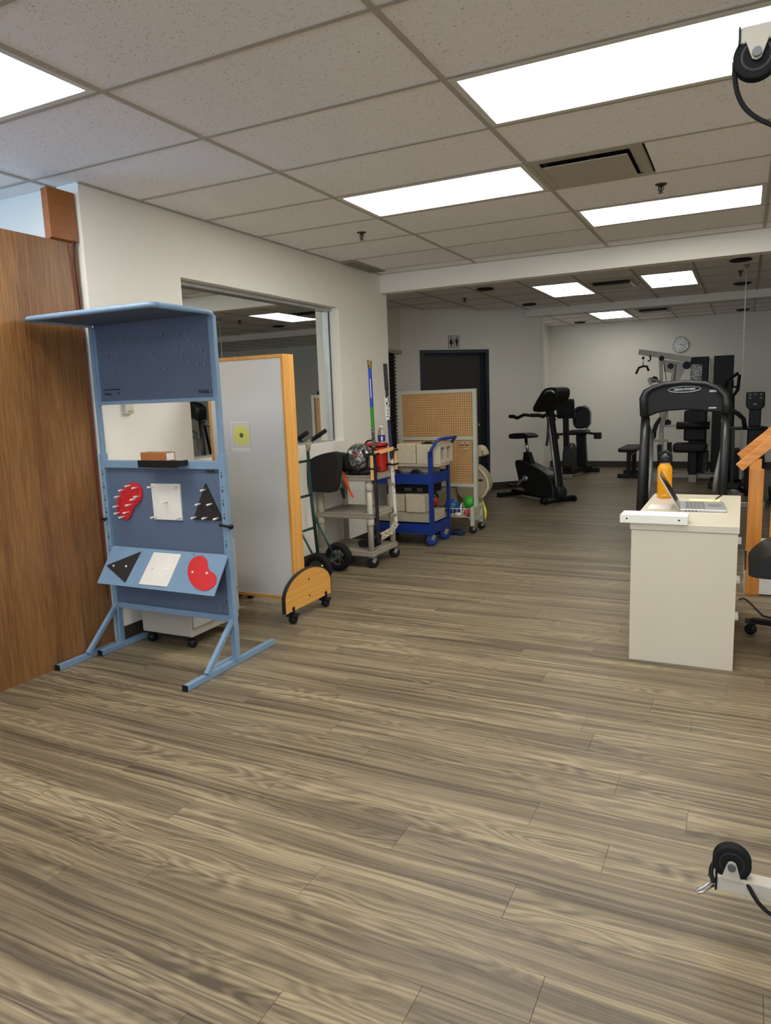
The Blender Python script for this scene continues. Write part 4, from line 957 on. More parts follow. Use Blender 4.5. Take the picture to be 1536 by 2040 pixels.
wo = MB().prism([(-.012, .02), (.012, .02), (.034, -.045), (.012, -.05), (.010, -.09), (-.010, -.09), (-.012, -.05), (-.034, -.045)], dpt(u0-.044, .0062, 2.253), DU, (0, 0, 1), .0014).cyl(dpt(u0-.044, .0062, 2.29), dpt(u0-.044, .0076, 2.29), .012, 12)
obj('woman_figure', wo, M['ink'], t)
t = thing('wall_clock', 'round white wall clock with black numerals on the back wall', 'clock', (-1.07, YB-.03, 2.218), local=True)
obj('clock_rim', MB().lathe([(.135, .029), (.142, .02), (.142, -.004), (.132, -.008), (.128, .0)], axis='Y', n=36, caps=False), M['chrome'], t)
obj('clock_face', MB().cyl((0, .004, 0), (0, .028, 0), .13, 36), M['clockf'], t)
for k in range(12):
    a = PI/2-k*PI/6
    text('numeral', str(k or 12), .034, (.104*math.cos(a), .0035, .104*math.sin(a)), EX, EZ, M['ink'], t)
obj('hour_hand', MB().bar((0, .002, 0), (.056, .002, -.016), .002, .008, up=(0, 0, 1)), M['ink'], t)
obj('minute_hand', MB().bar((-.01, .001, .003), (.094, .001, -.03), .002, .005, up=(0, 0, 1)), M['ink'], t)

# ================================================================== upright bike
BW = Matrix.Translation((-2.19, 9.46, 0)) @ Matrix.Rotation(math.atan2(-.6, .8), 4, 'Z')
t = thing('exercise_bike', 'charcoal upright exercise bike with console before the diagonal washroom wall', 'exercise bike', (-2.19, 9.46, 0), math.atan2(-.6, .8), local=True)
bk, bd = M['bike'], M['biked']
X3 = (1, 0, 0)
obj('shell', MB().prism(smooth_poly([(-.80, .50), (-.74, .54), (-.50, .50), (-.13, .395), (-.03, .32), (.03, .23), (.045, .06), (-.02, .045), (-.32, .06), (-.577, .10), (-.687, .2), (-.731, .314)], 2), (0, .09, 0), X3, EZ, .18), bk, t, bevel=.03, seg=3)
obj('nose_panel', MB().prism(smooth_poly([(.02, .242), (.12, .22), (.155, .10), (.03, .05)], 1), (0, .07, 0), X3, EZ, .14), M['tread'], t, bevel=.02)
obj('seat', MB().prism(smooth_poly([(-.93, .85), (-.905, .895), (-.62, .91), (-.52, .895), (-.465, .856), (-.53, .835), (-.90, .815)], 2), (0, .09, 0), X3, EZ, .18), M['leather'], t, bevel=.03, seg=3)
obj('seat_post', MB().cyl((-.60, 0, .60), (-.645, 0, .83), .022, 12), M['chrome'], t)
obj('post_sleeve', MB().prism([(-.66, .64), (-.56, .645), (-.47, .48), (-.68, .50)], (0, .035, 0), X3, EZ, .07), bd, t, bevel=.01)
obj('mast', MB().bar((.06, 0, .20), (-.14, 0, 1.24), .09, .08), bd, t, bevel=.015)
obj('mast_trim', MB().tube([(.075, -.055, .22), (.0, -.055, .6), (-.10, -.055, 1.1)], .016, 8), M['silver'], t)
obj('console', MB().prism(smooth_poly([(-.40, 1.21), (-.236, 1.40), (-.136, 1.495), (-.02, 1.515), (.11, 1.505), (.145, 1.46), (.125, 1.36), (0, 1.25), (-.2, 1.19)], 1), (0, .11, 0), X3, EZ, .22), bd, t, bevel=.03, seg=3)
obj('console_trim', MB().tube([(-.1, -.11, 1.43), (-.05, -.116, 1.465), (.03, -.116, 1.47), (.10, -.11, 1.44)], .014, 8), M['silver'], t)
for s in (-1, 1):
    obj('handlebar', MB().tube([(-.10, s*.05, 1.15), (-.3, s*.16, 1.15), (-.42, s*.2, 1.165), (-.55, s*.22, 1.12), (-.62, s*.22, 1.14), (-.76, s*.18, 1.14)], [.018, .018, .022, .024, .026, .026], 10), M['rubber'], t)
obj('front_handle', MB().tube([(-.12, -.05, 1.14), (.02, -.17, 1.14), (.08, -.2, 1.13), (.075, -.21, .86), (.045, -.2, .77)], .016, 10), M['tread'], t)
obj('front_foot', MB().cyl((.03, -.27, .045), (.03, .27, .045), .04, 14), bd, t); obj('rear_foot', MB().box(-.98, -.90, -.27, .27, .001, .06), bd, t, bevel=.015)
for s in (-1, 1): obj('transport_wheel', MB().cyl((.085, s*.24-.012, .04), (.085, s*.24+.012, .04), .035, 14), M['rubber'], t)
obj('base_beam', MB().bar((-.94, 0, .07), (.02, 0, .055), .08, .06), bd, t, bevel=.01)
cr_ = obj('crank', MB().cyl((-.53, -.125, .29), (-.53, .125, .29), .035, 14).bar((-.53, -.125, .29), (-.68, -.125, .19), .02, .03).bar((-.53, .125, .29), (-.40, .125, .39), .02, .03), M['silver'], t)
obj('pedal', MB().box(-.80, -.66, -.22, -.14, .165, .195), bd, cr_, bevel=.008); obj('pedal', MB().box(-.46, -.34, .14, .22, .38, .41), bd, cr_, bevel=.008)

# ================================================================== recumbent bike
t = thing('recumbent_bike', 'black recumbent exercise bike with bucket backrest in the far corner', 'exercise bike', (-2.65, 12.6, 0))
obj('front_foot', MB().box(-2.86, -2.55, 12.12, 12.20, .001, .075), M['silver'], t, bevel=.015)
obj('rear_foot', MB().box(-2.62, -2.30, 13.25, 13.33, .001, .08), bd, t, bevel=.015)
obj('base_beam', MB().bar((-2.68, 12.2, .09), (-2.48, 13.28, .09), .10, .09), bd, t, bevel=.01)
obj('shroud', MB().prism(smooth_poly([(12.16, .08), (12.7, .10), (12.72, .40), (12.58, .56), (12.35, .60), (12.2, .45)], 2), (-2.73, 0, 0), (0, 1, 0), EZ, .16), bk, t, bevel=.03)
obj('mast', MB().bar((-2.69, 12.35, .50), (-2.69, 12.28, 1.12), .09, .08), bd, t, bevel=.01)
co_ = obj('console', MB().obox((-2.69, 12.27, 1.17), (.30, .09, .33), (.25, 0, 0)), bd, t, bevel=.03, seg=3)
obj('console_label', MB().obox((-2.70, 12.216, 1.21), (.08, .004, .025), (.25, 0, 0)), M['led'], co_)
obj('console_handle', MB().tube([(-2.86, 12.25, .98), (-2.86, 12.22, 1.06), (-2.52, 12.22, 1.02), (-2.52, 12.25, .94)], .018, 8), M['rubber'], t)
obj('backrest', MB().prism(smooth_poly([(-2.76, .79), (-2.50, .79), (-2.425, .90), (-2.44, 1.14), (-2.55, 1.20), (-2.74, 1.18)], 2), (0, 13.1, 0), (1, 0, 0), EZ, -.09), M['leather'], t, bevel=.03, seg=3)
obj('backrest_edge', MB().tube([(-2.50, 13.08, .79), (-2.425, 13.08, .88), (-2.425, 13.08, 1.08), (-2.47, 13.08, 1.17), (-2.55, 13.08, 1.21)], .012, 8), M['silver'], t)
obj('seat', MB().box(-2.77, -2.42, 12.72, 13.08, .70, .78), M['leather'], t, bevel=.035, seg=3)
obj('seat_post', MB().bar((-2.56, 12.92, .70), (-2.53, 12.95, .12), .16, .14), bd, t, bevel=.02)
for x, x2 in ((-2.98, -2.77), (-2.25, -2.42)):
    obj('side_handle', MB().tube([(x2, 12.95, .72), (x, 12.95, .70), (x, 12.80, .69)], .02, 8), M['rubber'], t)
    obj('hand_grip_box', MB().box(x-.06, x+.06, 12.74, 12.84, .63, .74), bd, t, bevel=.01)
obj('lever', MB().tube([(-2.53, 12.30, 1.12), (-2.46, 12.3, 1.15), (-2.44, 12.3, 1.20)], .014, 8), M['rubber'], t)

# ================================================================== treadmill
t = thing('treadmill', 'charcoal treadmill with arched badge console standing right behind the white desk', 'treadmill', (-.45, 7.3, 0))
TY = 6.6
out = [(-.725, 1.215), (-.798, 1.222), (-.805, 1.378), (-.79, 1.42), (-.72, 1.470), (-.615, 1.498), (-.446, 1.507), (-.285, 1.490), (-.18, 1.45), (-.12, 1.395), (-.098, 1.31), (-.10, 1.228), (-.155, 1.228), (-.30, 1.25), (-.45, 1.262), (-.58, 1.256), (-.67, 1.238)]
obj('console_shell', MB().prism(out, (0, TY-.04, 0), (1, 0, 0), EZ, -.16), M['treadd'], t, bevel=.012, seg=3)
obj('console_rim', MB().tube([(-.765, TY-.05, 1.215), (-.775, TY-.05, 1.37), (-.755, TY-.05, 1.42), (-.70, TY-.05, 1.455), (-.61, TY-.05, 1.482), (-.446, TY-.05, 1.492), (-.29, TY-.05, 1.475), (-.20, TY-.05, 1.435), (-.145, TY-.05, 1.375), (-.13, TY-.05, 1.31), (-.128, TY-.05, 1.225)], [.035, .034, .028, .022, .02, .018, .02, .022, .028, .032, .033], 12), M['tread'], t)
for p, q in (((-.762, TY, 1.225), (-.80, TY+.02, .12)), ((-.128, TY, 1.23), (-.14, TY+.02, .12))):
    u_ = obj('upright', MB().tube([p, Vector(p).lerp(Vector(q), .5), q], .031, 14, flat=1.1), M['tread'], t)
    obj('upright_channel', MB().bar((p[0]+(.012 if p[0] < -.4 else -.012), TY+.09, 1.2), (q[0]+(.03 if p[0] < -.4 else -.012), TY+.30, .12), .03, .04), M['treadd'], u_, bevel=.01)
for s, x in ((1, -.775), (-1, -.135)):
    obj('side_rail', MB().tube([(x+s*.01, TY+.06, 1.16), (x+s*.0, TY+.35, 1.10), (x-s*.0, TY+.62, 1.0), (x, TY+.60, .62), (x, TY+.30, .40)], .022, 10), M['silver'], t)
obj('motor_cover', MB().prism(smooth_poly([(6.40, .03), (6.40, .20), (6.52, .27), (6.80, .26), (6.92, .17), (6.92, .03)], 2), (-.84, 0, 0), (0, 1, 0), EZ, .74), M['treadd'], t, bevel=.02)
obj('deck', MB().box(-.83, -.11, 6.85, 8.4, .06, .16), M['treadd'], t, bevel=.01); obj('belt', MB().box(-.72, -.22, 6.86, 8.38, .1602, .166), M['rubber'], t)
for y in (6.5, 8.3):
    obj('foot', MB().box(-.82, -.76, y, y+.06, .001, .06).box(-.18, -.12, y, y+.06, .001, .06), M['rubber'], t)
el = [(.126*math.cos(a), .0245*math.sin(a)) for a in [2*PI*i/40 for i in range(40)]]
bdg = obj('brand_badge', MB().tube([(-.452+a, TY-.0425, 1.432+b+a*.02) for a, b in el], .0035, 6, closed=True), M['silver'], t)
text('badge_lettering', 'VISION FITNESS', .024, (-.452, TY-.0412, 1.432), (1, 0, .02), EZ, M['silver'], bdg)
obj('white_tag', MB().box(-.26, -.205, TY-.0412, TY-.0402, 1.402, 1.42), M['led'], t, bevel=.0003); obj('serial_label', MB().box(-.262, -.205, TY-.0412, TY-.0402, 1.268, 1.279), M['led'], t)
for x, z in ((-.64, 1.34), (-.28, 1.345), (-.55, 1.29)): obj('case_screw', MB().cyl((x, TY-.0402, z), (x, TY-.0415, z), .006, 8), M['ink'], t)
obj('chest_strap', MB().tube([(-.125, TY+.05, 1.2), (-.15, TY+.12, .95), (-.19, TY+.14, .70), (-.20, TY+.12, .55)], [.01, .014, .02, .022], 8), M['silver'], t)

t2 = dup(t, (.70, 9.3, 0), 0, 'second charcoal treadmill outside the frame, seen only as a dark console in the mirror')
# ================================================================== multi gym
t = thing('multi_gym', 'large cable multi gym with weight towers and black pads', 'gym machine', (-.9, 12.4, 0))
k12 = 12.25/12.6
def G(x, z): return (x*k12, 1.44+(z-1.44)*k12)
GYY = 12.25
def g3(x, z, dy=0): a, b = G(x, z); return (a, GYY+dy, b)
sv, gd = M['gym'], M['gymd']
obj('top_beam', MB().bar(g3(-1.575, 2.055), g3(-.78, 1.885), .06, .085), sv, t, bevel=.004)
def tower(x0, x1, zt, dy, nm):
    a0, _ = G(x0, 0); a1, b = G(x1, zt)
    return obj(nm, MB().box(a0, a1, GYY+dy, GYY+dy+.16, .12, b), gd, t, bevel=.008)
tw = tower(-.79, -.525, 1.925, .02, 'weight_tower'); tower(-.455, -.168, 1.93, .1, 'weight_tower')
obj('tower_link', MB().box(-.52, -.44, GYY+.1, GYY+.16, 1.80, 1.88), sv, t)
obj('placard', MB().box(*[v for v in (G(-.785, 0)[0], G(-.62, 0)[0])], GYY+.012, GYY+.019, 1.52, 1.80), M['plac'], tw)
for x in (-.505, -.485, -.465): obj('guide_rod', MB().cyl((x*k12, GYY+.13, .2), (x*k12, GYY+.13, 1.80), .004, 6), M['chrome'], t)
obj('main_post', MB().bar(g3(-1.24, 2.0), g3(-1.215, 1.45), .05, .05).bar(g3(-1.215, 1.45), g3(-1.19, .2), .06, .06), sv, t, bevel=.004)
obj('gusset', MB().prism([G(*p) for p in [(-1.19, 1.906), (-.82, 1.84), (-.87, 1.75), (-.95, 1.56), (-1.02, 1.40), (-1.10, 1.45), (-1.06, 1.7), (-1.18, 1.72)]], (0, GYY-.01, 0), (1, 0, 0), EZ, -.02), sv, t, bevel=.003)
for x, z, r in ((-1.22, 1.93, .04), (-.84, 1.80, .06), (-1.08, 1.80, .045), (-1.32, 1.60, .05), (-1.1, .9, .05)): 
    a, b = G(x, z); obj('pulley_wheel', MB().lathe([(r, -.012), (r*.85, 0), (r, .012)], (a, GYY-.04, b), 'Y', 18), gd, t)
obj('press_arm', MB().bar(g3(-1.22, 1.55, -.03), g3(-1.40, 1.62, -.1), .04, .04).bar(g3(-1.40, 1.62, -.1), g3(-1.36, 1.52, -.1), .05, .05), sv, t, bevel=.004)
obj('cable', MB().tube([g3(-1.20, 1.93, -.05), g3(-1.15, 1.65, -.05), g3(-1.12, 1.3, -.05), g3(-1.1, .9, -.05)], .005, 6).tube([g3(-1.0, 1.83, -.05), g3(-1.02, 1.6, -.05), g3(-1.06, 1.3, -.05)], .005, 6), M['rubber'], t)
hk = obj('beam_hook', MB().tube([g3(-1.40, 1.99, -.05), g3(-1.385, 1.93, -.05), g3(-1.40, 1.90, -.05), g3(-1.43, 1.905, -.05)], .012, 8), gd, t)
lb = obj('lat_bar', MB().tube([g3(-1.607, 1.70, -.06), g3(-1.562, 1.80, -.06), g3(-1.50, 1.818, -.06), g3(-1.44, 1.814, -.06), g3(-1.41, 1.74, -.06)], .017, 8), M['rubber'], t)
obj('lat_chain', MB().tube([g3(-1.50, 2.0, -.06), g3(-1.498, 1.82, -.06)], .008, 6), M['chrome'], lb)
a, b = G(-1.50, 1.95); obj('lat_stop', MB().ball((a, GYY-.06, b), .022, 10, 8), gd, lb)
def pad(nm, x0, x1, z0, z1, dy, th=.09, bev=.03):
    a0, c0 = G(x0, z0); a1, c1 = G(x1, z1)
    return obj(nm, MB().box(a0, a1, GYY+dy, GYY+dy+th, c0, c1), M['pad'], t, bevel=bev, seg=3)
obj('roller_pad', MB().cyl(g3(-.955, .857, -.2), g3(-.47, .852, -.2), .058, 18), M['pad'], t)
pad('backrest_pad', -.86, -.52, .60, 1.09, -.05); pad('seat_pad', -.99, -.50, .44, .585, -.42, .36, .04)
obj('pad_arm', MB().bar(g3(-1.15, .85, -.2), g3(-.95, .855, -.2), .035, .035).bar(g3(-1.12, 1.2, -.05), g3(-1.15, .85, -.2), .035, .035), sv, t, bevel=.003)
a, _ = G(-.695, 0); obj('seat_leg', MB().box(a-.055, a+.055, GYY-.3, GYY-.2, .001, .50), gd, t, bevel=.008)
obj('leg_boot', MB().box(a-.06, a+.06, GYY-.305, GYY-.195, .0005, .12), sv, t, bevel=.006)
pl_ = MB(); pad_ = smooth_poly([G(*p) for p in [(-1.235, 1.0), (-1.33, .83), (-1.345, .66), (-1.28, .62), (-1.265, .82), (-1.19, .98)]], 1)
obj('chest_pad', pl_.prism(pad_, (0, GYY-.12, 0), (1, 0, 0), EZ, -.1), M['pad'], t, bevel=.02)
obj('adjuster', MB().bar(g3(-1.30, .61, -.1), g3(-1.08, .61, -.1), .05, .035).bar(g3(-1.19, .75, -.1), g3(-1.19, .55, -.1), .07, .06), sv, t, bevel=.004)
obj('lower_post', MB().bar(g3(-1.07, .58, -.04), g3(-1.04, .04, -.04), .07, .07).bar(g3(-1.22, .55, -.1), g3(-1.2, .2, -.1), .06, .06), gd, t, bevel=.005)
obj('base_rail', MB().box(-1.28, -.15, GYY-.12, GYY-.04, .05, .11).box(-1.28, -.15, GYY+.25, GYY+.33, .02, .10).box(-1.22, -1.14, GYY-.45, GYY+.3, .001, .06).box(-.24, -.16, GYY-.12, GYY+.3, .001, .07), sv, t, bevel=.004)
for k in range(12):
    z = .14+k*.028; a0, a1 = G(-.56, 0)[0], G(-.50, 0)[0]
    obj('weight_plate', MB().box(a0-.09, a1+.02, GYY-.03, GYY+.018, z, z+.023), M['black'], t)
    obj('plate_mark', MB().box(a0, a1, GYY-.0315, GYY-.0302, z+.004, z+.010), M['cabgrey'], t)
# bench
t = thing('weight_bench', 'low black padded bench by the back wall beside the treadmill', 'bench', (-1.72, 12.6, 0))
obj('bench_pad', MB().box(-1.85, -1.55, 12.35, 13.3, .43, .50), M['pad'], t, bevel=.03, seg=3)
obj('bench_leg', MB().box(-1.72, -1.65, 12.45, 12.51, .06, .43), gd, t, bevel=.004); obj('bench_leg', MB().box(-1.72, -1.65, 13.1, 13.16, .06, .43), gd, t, bevel=.004)
obj('bench_foot', MB().box(-1.86, -1.52, 12.44, 12.52, .001, .06), gd, t, bevel=.006); obj('bench_foot', MB().box(-1.86, -1.52, 13.09, 13.17, .001, .06), gd, t, bevel=.006)
obj('frame_rail', MB().box(-1.72, -1.65, 12.51, 13.1, .36, .429), gd, t)

# ================================================================== elliptical at the right edge
t = thing('elliptical_trainer', 'black elliptical trainer with tall square console behind the stairs', 'elliptical', (.12, 9.9, 0))
EY = 9.6
co_ = obj('console', MB().prism([(.016, 1.368), (.216, 1.368), (.22, 1.20), (.178, 1.158), (.058, 1.158), (.018, 1.20)], (0, EY, 0), (1, 0, 0), EZ, -.07), gd, t, bevel=.012)
for x, z in ((.06, 1.34), (.115, 1.342), (.175, 1.34), (.06, 1.30), (.175, 1.30)): obj('console_key', MB().box(x-.012, x+.012, EY-.004, EY-.0002, z-.009, z+.009), M['hub'], co_)
obj('console_label', MB().box(.098, .135, EY-.004, EY-.0002, 1.222, 1.232), M['led'], co_)
obj('console_neck', MB().box(.055, .185, EY+.01, EY+.09, .96, 1.165), gd, t, bevel=.012)
obj('column', MB().box(.045, .24, EY+.02, EY+.16, .25, .965), gd, t, bevel=.02)
obj('housing', MB().prism(smooth_poly([(9.62, .08), (10.5, .08), (10.5, .40), (10.25, .62), (9.85, .62), (9.62, .40)], 2), (.03, 0, 0), (0, 1, 0), EZ, .22), gd, t, bevel=.03)
obj('base_frame', MB().box(.09, .19, 9.5, 11.0, .03, .08).box(-.12, .27, 9.5, 9.58, .001, .07).box(-.12, .27, 10.9, 10.98, .001, .07), M['steel'], t, bevel=.006)
obj('handle_arm', MB().tube([(-.135, EY-.1, 1.17), (-.06, EY-.1, 1.12), (0, EY-.1, 1.06), (.018, EY-.06, .95)], .026, 10), M['rubber'], t)
obj('cross_tube', MB().cyl((-.15, EY, .945), (.26, EY, .945), .02, 10), M['tread'], t)
obj('swing_link', MB().bar((-.105, EY, .945), (-.10, EY+.05, .25), .035, .04), M['tread'], t); obj('swing_link', MB().bar((-.012, EY, .93), (-.006, EY+.05, .33), .032, .03), M['silver'], t)
obj('pedal_plate', MB().box(-.14, -.02, EY-.05, EY+.3, .215, .25), gd, t, bevel=.01)
obj('link_brace', MB().bar((-.06, EY+.1, .23), (.05, EY+.2, .15), .05, .04), gd, t)
# rack handle loop behind the treadmill
t = thing('stair_climber', 'black looped handle machine standing behind the treadmill console', 'exercise machine', (-.15, 11.3, 0))
HY = 11.3; kh = HY/9.6
def H(x, z): return (x*kh, HY, 1.44+(z-1.44)*kh)
obj('handle_loop', MB().tube([H(-.21, 1.43), H(-.19, 1.515), H(-.075, 1.597), H(-.062, 1.57), H(-.075, 1.40), H(-.13, 1.32), H(-.19, 1.30)], .022, 10), M['rubber'], t)
obj('inner_loop', MB().tube([H(-.135, 1.52), H(-.13, 1.44), H(-.07, 1.43)], .016, 8), M['rubber'], t)
obj('mast', MB().tube([H(-.13, 1.33), H(-.125, 1.16), (-.145, HY, .6), (-.145, HY, .08)], .03, 10), gd, t)
obj('base', MB().box(-.42, .10, 11.2, 11.9, .001, .10), gd, t, bevel=.02)
obj('step_body', MB().box(-.28, .0, 11.36, 11.8, .10, .55), gd, t, bevel=.03)

# ================================================================== training stairs
t = thing('training_stairs', 'spruce handrail training stairs with white steps at the right edge', 'stairs', (.5, 5.5, 0))
sp_ = M['spruce']; sx = M['spruce_x']
for k in range(3): 
    x0 = .045+k*.28
    st = obj('step_box', MB().box(x0, .045+.84, 5.52, 6.22, .001+k*.16, .158+k*.16) if k else MB().box(x0, .885, 5.52, 6.22, .001, .158), M['white'], t)
    obj('tread_edge', MB().box(x0, x0+.03, 5.53, 6.21, .1582+k*.16, .1592+k*.16), M['rubber'], st)
for x, zt in ((.055, .90), (.215, 1.05), (.62, 1.35)):
    for y in (5.46, 6.225): obj('baluster', MB().box(x, x+.085, y, y+.04, .001, zt-.02), sp_, t, bevel=.003)
for y in (5.42, 6.27):
    obj('handrail', MB().bar((-.015, y, .895), (.75, y, 1.60), .042, .062), sx, t, bevel=.004)
obj('stair_skirt', MB().box(.10, .885, 5.461, 5.50, .012, .40), M['white'], t)

# ================================================================== desk and what is on it
t = thing('white_desk', 'white laminate desk end panel with thick top facing the camera', 'desk', (-.25, 4.5, 0))
dk = M['desk']; ZT = .752
obj('desktop', MB().box(-.515, .004, 3.90, 5.06, .716, ZT), dk, t, bevel=.002)
obj('end_panel', MB().box(-.509, -.002, 3.904, 3.934, .001, .714), dk, t, bevel=.001)
obj('end_panel', MB().box(-.509, -.002, 5.02, 5.05, .001, .7155), dk, t, bevel=.001)
obj('back_panel', MB().box(-.505, -.49, 3.935, 5.019, .12, .7155), dk, t)
ch = obj('drawer_unit', MB().box(-.489, -.025, 3.935, 4.32, .06, .7155), dk, t)
for k, z in enumerate((.48, .27, .07)):
    d = obj('drawer_front', MB().box(-.0245, -.008, 3.94, 4.315, z, z+.2), dk, t, bevel=.002)
    obj('drawer_handle', MB().box(-.0078, .014, 4.08, 4.17, z+.15, z+.172), M['paper'], d, bevel=.003)
obj('cable_clip', MB().box(-.515, -.5095, 3.99, 4.02, .155, .20), M['black'], t)
t = thing('metal_tray', 'shallow white metal channel overhanging the desk corner', 'tray', (-.4, 3.97, ZT))
obj('channel', MB().box(-.565, -.235, 3.885, 4.02, ZT+.001, ZT+.006).box(-.565, -.235, 3.885, 3.89, ZT+.006, ZT+.045).box(-.565, -.56, 3.89, 4.02, ZT+.006, ZT+.045).box(-.24, -.235, 3.89, 4.02, ZT+.006, ZT+.04).box(-.565, -.235, 3.89, 4.02, ZT+.0405, ZT+.045), M['white_trim'], t, bevel=.001)
for x in (-.53, -.275): obj('screw_hole', MB().cyl((x, 3.8848, ZT+.024), (x, 3.8842, ZT+.024), .005, 10), M['ink'], t)
t = thing('sport_bottle', 'yellow steel sport bottle with black cap beside the laptop', 'bottle', (-.437, 4.87, ZT), local=True)
obj('bottle_body', MB().lathe([(.040, .001), (.0445, .006), (.0445, .185), (.042, .198), (.034, .212), (.031, .216), (.031, .222)], n=28), M['bottle'], t)
obj('neck_ring', MB().lathe([(.0315, .2222), (.0315, .228)], n=24), M['steel'], t)
cp = obj('cap', MB().lathe([(.035, .2282), (.036, .232), (.036, .262), (.030, .268)], n=24), M['black'], t)
obj('cap_loop', MB().tube([(-.034, 0, .255), (-.03, 0, .285), (0, 0, .298), (.03, 0, .285), (.034, 0, .255)], .007, 8, flat=1.6), M['black'], cp)
ang = -PI/2+.1
lg = MB()
def onb(a, z, r=.0449): 
    return (r*math.cos(ang+a/r), r*math.sin(ang+a/r), z)
for pts in ([(-.012, .150), (-.012, .160), (-.006, .166), (0, .160), (-.003, .152)], [(-.008, .152), (-.002, .142), (-.010, .134)], [(-.002, .142), (.006, .150), (.010, .140)], [(-.002, .142), (.006, .134)]):
    lg.tube([onb(a, z) for a, z in pts], .0014, 5)
obj('emblem', lg, M['paper'], t)
bn = MB().tube([onb(a, .022) for a in (-.014, -.007, 0, .007, .014)], .0014, 5); obj('base_lettering', bn, M['paper'], t)
t = thing('laptop', 'silver laptop with black screen bezel open on the white desk', 'laptop', (-.19, 4.5, ZT), .075, local=True)
obj('base', MB().box(-.125, .115, -.165, .16, .001, .014), M['alu'], t, bevel=.003)
ky = MB()
for r in range(5):
    for c in range(12): ky.box(-.095+r*.021, -.095+r*.021+.018, -.14+c*.0235, -.14+c*.0235+.0205, .0141, .0155)
obj('keyboard', ky, M['key'], t, kind='stuff')
obj('trackpad', MB().box(.025, .095, -.05, .05, .0141, .0148), M['key'], t)
sc0 = Vector((-.128, 0, .008)); sd = Vector((-math.sin(.52), 0, math.cos(.52))); sn = Vector((math.cos(.52), 0, math.sin(.52)))
lid = MB()._q([sc0+sd*a+sn*b+Vector((0, y, 0)) for a in (0, .225) for b in (-.003, .002) for y in (-.162, .157)], [(0, 1, 3, 2), (4, 6, 7, 5), (0, 4, 5, 1), (2, 3, 7, 6), (0, 2, 6, 4), (1, 5, 7, 3)])
ld = obj('lid', lid, M['alu'], t)
obj('display', MB()._q([sc0+sd*a+sn*b+Vector((0, y, 0)) for a in (.012, .221) for b in (.0022, .004) for y in (-.158, .153)], [(0, 1, 3, 2), (4, 6, 7, 5), (0, 4, 5, 1), (2, 3, 7, 6), (0, 2, 6, 4), (1, 5, 7, 3)]), M['screen'], ld)
for y in (0,): 
    for k in range(4): obj('port', MB().box(-.10+k*.018, -.09+k*.018, -.1658, -.165, .004, .009), M['ink'], t)
solo('notepad', MB().box(-.28, -.11, 4.70, 4.80, ZT+.001, ZT+.008), M['note'], 'pale yellow notepad lying behind the laptop', 'notepad')
solo('paper_sheet', MB().box(-.485, -.36, 4.38, 4.56, ZT+.0008, ZT+.0018), M['paper'], 'white paper slip lying before the yellow bottle', 'paper')
solo('laptop_cable', MB().tube(bez((-.14, 4.66, ZT+.006), (-.13, 4.76, ZT+.005), (-.155, 4.80, ZT+.005), (-.10, 5.065, ZT+.005), 12)+[Vector((-.095, 5.075, ZT-.01)), Vector((-.095, 5.08, .4)), Vector((-.08, 5.10, .006)), Vector((-.02, 5.2, .006))], .0035, 6), M['black'], 'thin black laptop cable running over the back edge of the desk', 'cable')
solo('floor_cable', MB().tube(bez((.02, 5.30, .0055), (.06, 5.42, .0055), (.09, 5.2, .0055), (.14, 5.02, .0055), 12)+bez((.16, 4.95, .0055), (.3, 4.8, .0055), (.5, 5.1, .0055), (.8, 5.1, .0055), 8), .005, 6), M['black'], 'thin black cable lying on the floor before the stairs', 'cable')

# ================================================================== office chair
t = thing('office_chair', 'black office chair with five star base cut by right edge', 'office chair', (.42, 4.45, 0))
obj('seat', MB().prism(smooth_poly([(.05, .455), (.06, .43), (.16, .422), (.70, .43), (.74, .50), (.70, .555), (.20, .575), (.12, .54)], 2), (0, 4.2, 0), (1, 0, 0), EZ, -.5), M['leather'], t, bevel=.04, seg=4)
obj('seat_piping', MB().tube([(.075, 4.26, .455), (.16, 4.203, .475), (.68, 4.203, .485)], .006, 6), M['bike'], t)
obj('gas_lift', MB().cyl((.42, 4.45, .10), (.42, 4.45, .43), .028, 14), M['black'], t)
for k in range(5):
    a = PI-.33+k*2*PI/5
    e = Vector((.42+.355*math.cos(a), 4.45+.355*math.sin(a), .085)); lg_ = obj('base_leg', MB().bar((.42, 4.45, .10), e, .05, .03), M['black'], t, bevel=.008)
    caster(t, e.x, e.y, .032, .085, .022, 'black', (-math.sin(a), math.cos(a), 0))
obj('backrest', MB().prism(smooth_poly([(4.22, .66), (4.68, .66), (4.72, 1.0), (4.45, 1.1), (4.18, 1.0)], 2), (.74, 0, 0), (0, 1, 0), EZ, .07), M['leather'], t, bevel=.03, seg=3)
obj('back_support', MB().bar((.62, 4.45, .44), (.80, 4.45, .80), .06, .02), M['black'], t)

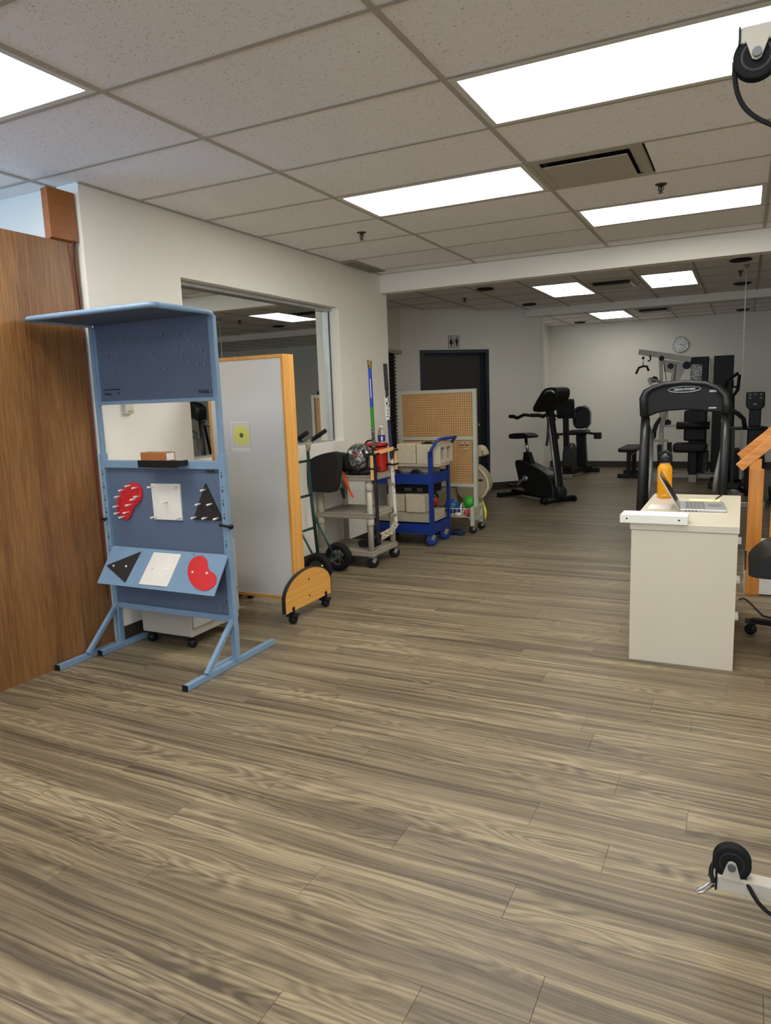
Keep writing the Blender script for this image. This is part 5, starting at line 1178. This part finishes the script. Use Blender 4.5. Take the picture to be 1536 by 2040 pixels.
# ================================================================== pulley weight machine at the right edge
t = thing('pulley_machine', 'off white pulley arms with black wheels and cords at right edge', 'pulley machine', (.62, 2.0, 0))
pm = M['pulley']
obj('column', MB().box(.58, .66, 1.93, 2.01, .05, 2.35), pm, t, bevel=.005)
obj('floor_plate', MB().box(.40, .80, 1.75, 2.2, .001, .05), pm, t, bevel=.004)
def head(z0, z1, x0, wz, wr, up_):
    ar = obj('arm', MB().box(x0, .58, 1.945, 1.99, z0, z1), pm, t, bevel=.003)
    obj('arm_end_cap', MB().box(x0-.005, x0-.0002, 1.944, 1.991, z0-.001, z1+.001), M['black'], ar)
    wx = x0+.034
    zs = (z0+.004) if up_ else (z1-.004); sg_ = -1 if up_ else 1; hgt = abs(wz-zs)
    for y in (1.94, 1.9955):
        pf_ = [(-.024, 0), (.024, 0), (.013, hgt), (.009, hgt+.010), (0, hgt+.014), (-.009, hgt+.010), (-.013, hgt)]
        obj('wheel_bracket', MB().prism([(a, sg_*b) for a, b in pf_], (wx, y, zs), (1, 0, 0), EZ, -.004), pm, ar, bevel=.001)
    k = wr/.0535
    wh = obj('wheel', MB().lathe([(.02*k, -.015), (.045*k, -.0145), (.0525*k, -.015), (wr, -.011), (.047*k, -.004), (.047*k, .004), (wr, .011), (.0525*k, .015), (.045*k, .0145), (.02*k, .015)], (wx, 1.966, wz), 'Y', 40), M['rubber'], t)
    obj('wheel_groove', MB().lathe([(.036*k, -.0155), (.033*k, -.0165), (.030*k, -.0155)], (wx, 1.966, wz), 'Y', 28, caps=False), M['bike'], wh)
    obj('axle_bolt', MB().cyl((wx, 1.932, wz), (wx, 2.0, wz), .007, 12).lathe([(.010, 0), (.010, .005)], (wx, 1.930, wz), 'Y', 14), M['hub'], wh)
    return wx, wz
wx, wz = head(2.201, 2.236, -.038, 2.174, .049, True)
cord_ = [(wx-.045, 1.966, wz), (wx-.045, 1.964, wz-.025)]+bez((wx-.044, 1.962, wz-.03), (wx-.038, 1.955, wz-.10), (wx-.01, 1.95, wz-.13), (wx+.05, 1.94, wz-.165), 14)+bez((wx+.07, 1.94, wz-.175), (.2, 1.93, wz-.21), (.4, 1.93, wz-.22), (.575, 1.95, wz-.15), 12)
obj('cord', MB().tube(cord_, .0055, 8), M['rubber'], t)
wx, wz = head(.103, .147, -.017, .184, .0475, False)
obj('cord', MB().tube(bez((wx-.041, 1.966, wz-.015), (wx-.055, 1.96, wz-.03), (wx-.05, 1.94, wz-.045), (wx-.038, 1.935, wz-.055), 8), .006, 8).tube(bez((wx+.028, 1.966, wz-.036), (wx+.05, 1.93, wz-.05), (wx+.06, 1.925, wz-.09), (wx+.11, 1.925, wz-.105), 10)+bez((wx+.14, 1.925, wz-.11), (.2, 1.925, .06), (.4, 1.93, .05), (.575, 1.94, .08), 10), .0055, 8), M['rubber'], t)
obj('snap_hook', MB().tube([(-.024, 1.955, .125), (-.036, 1.94, .12), (-.052, 1.932, .108), (-.064, 1.93, .10), (-.061, 1.925, .093), (-.048, 1.93, .10), (-.024, 1.95, .112)], .0035, 8).ball((-.034, 1.952, .138), .007, 10, 8), M['steel'], t)
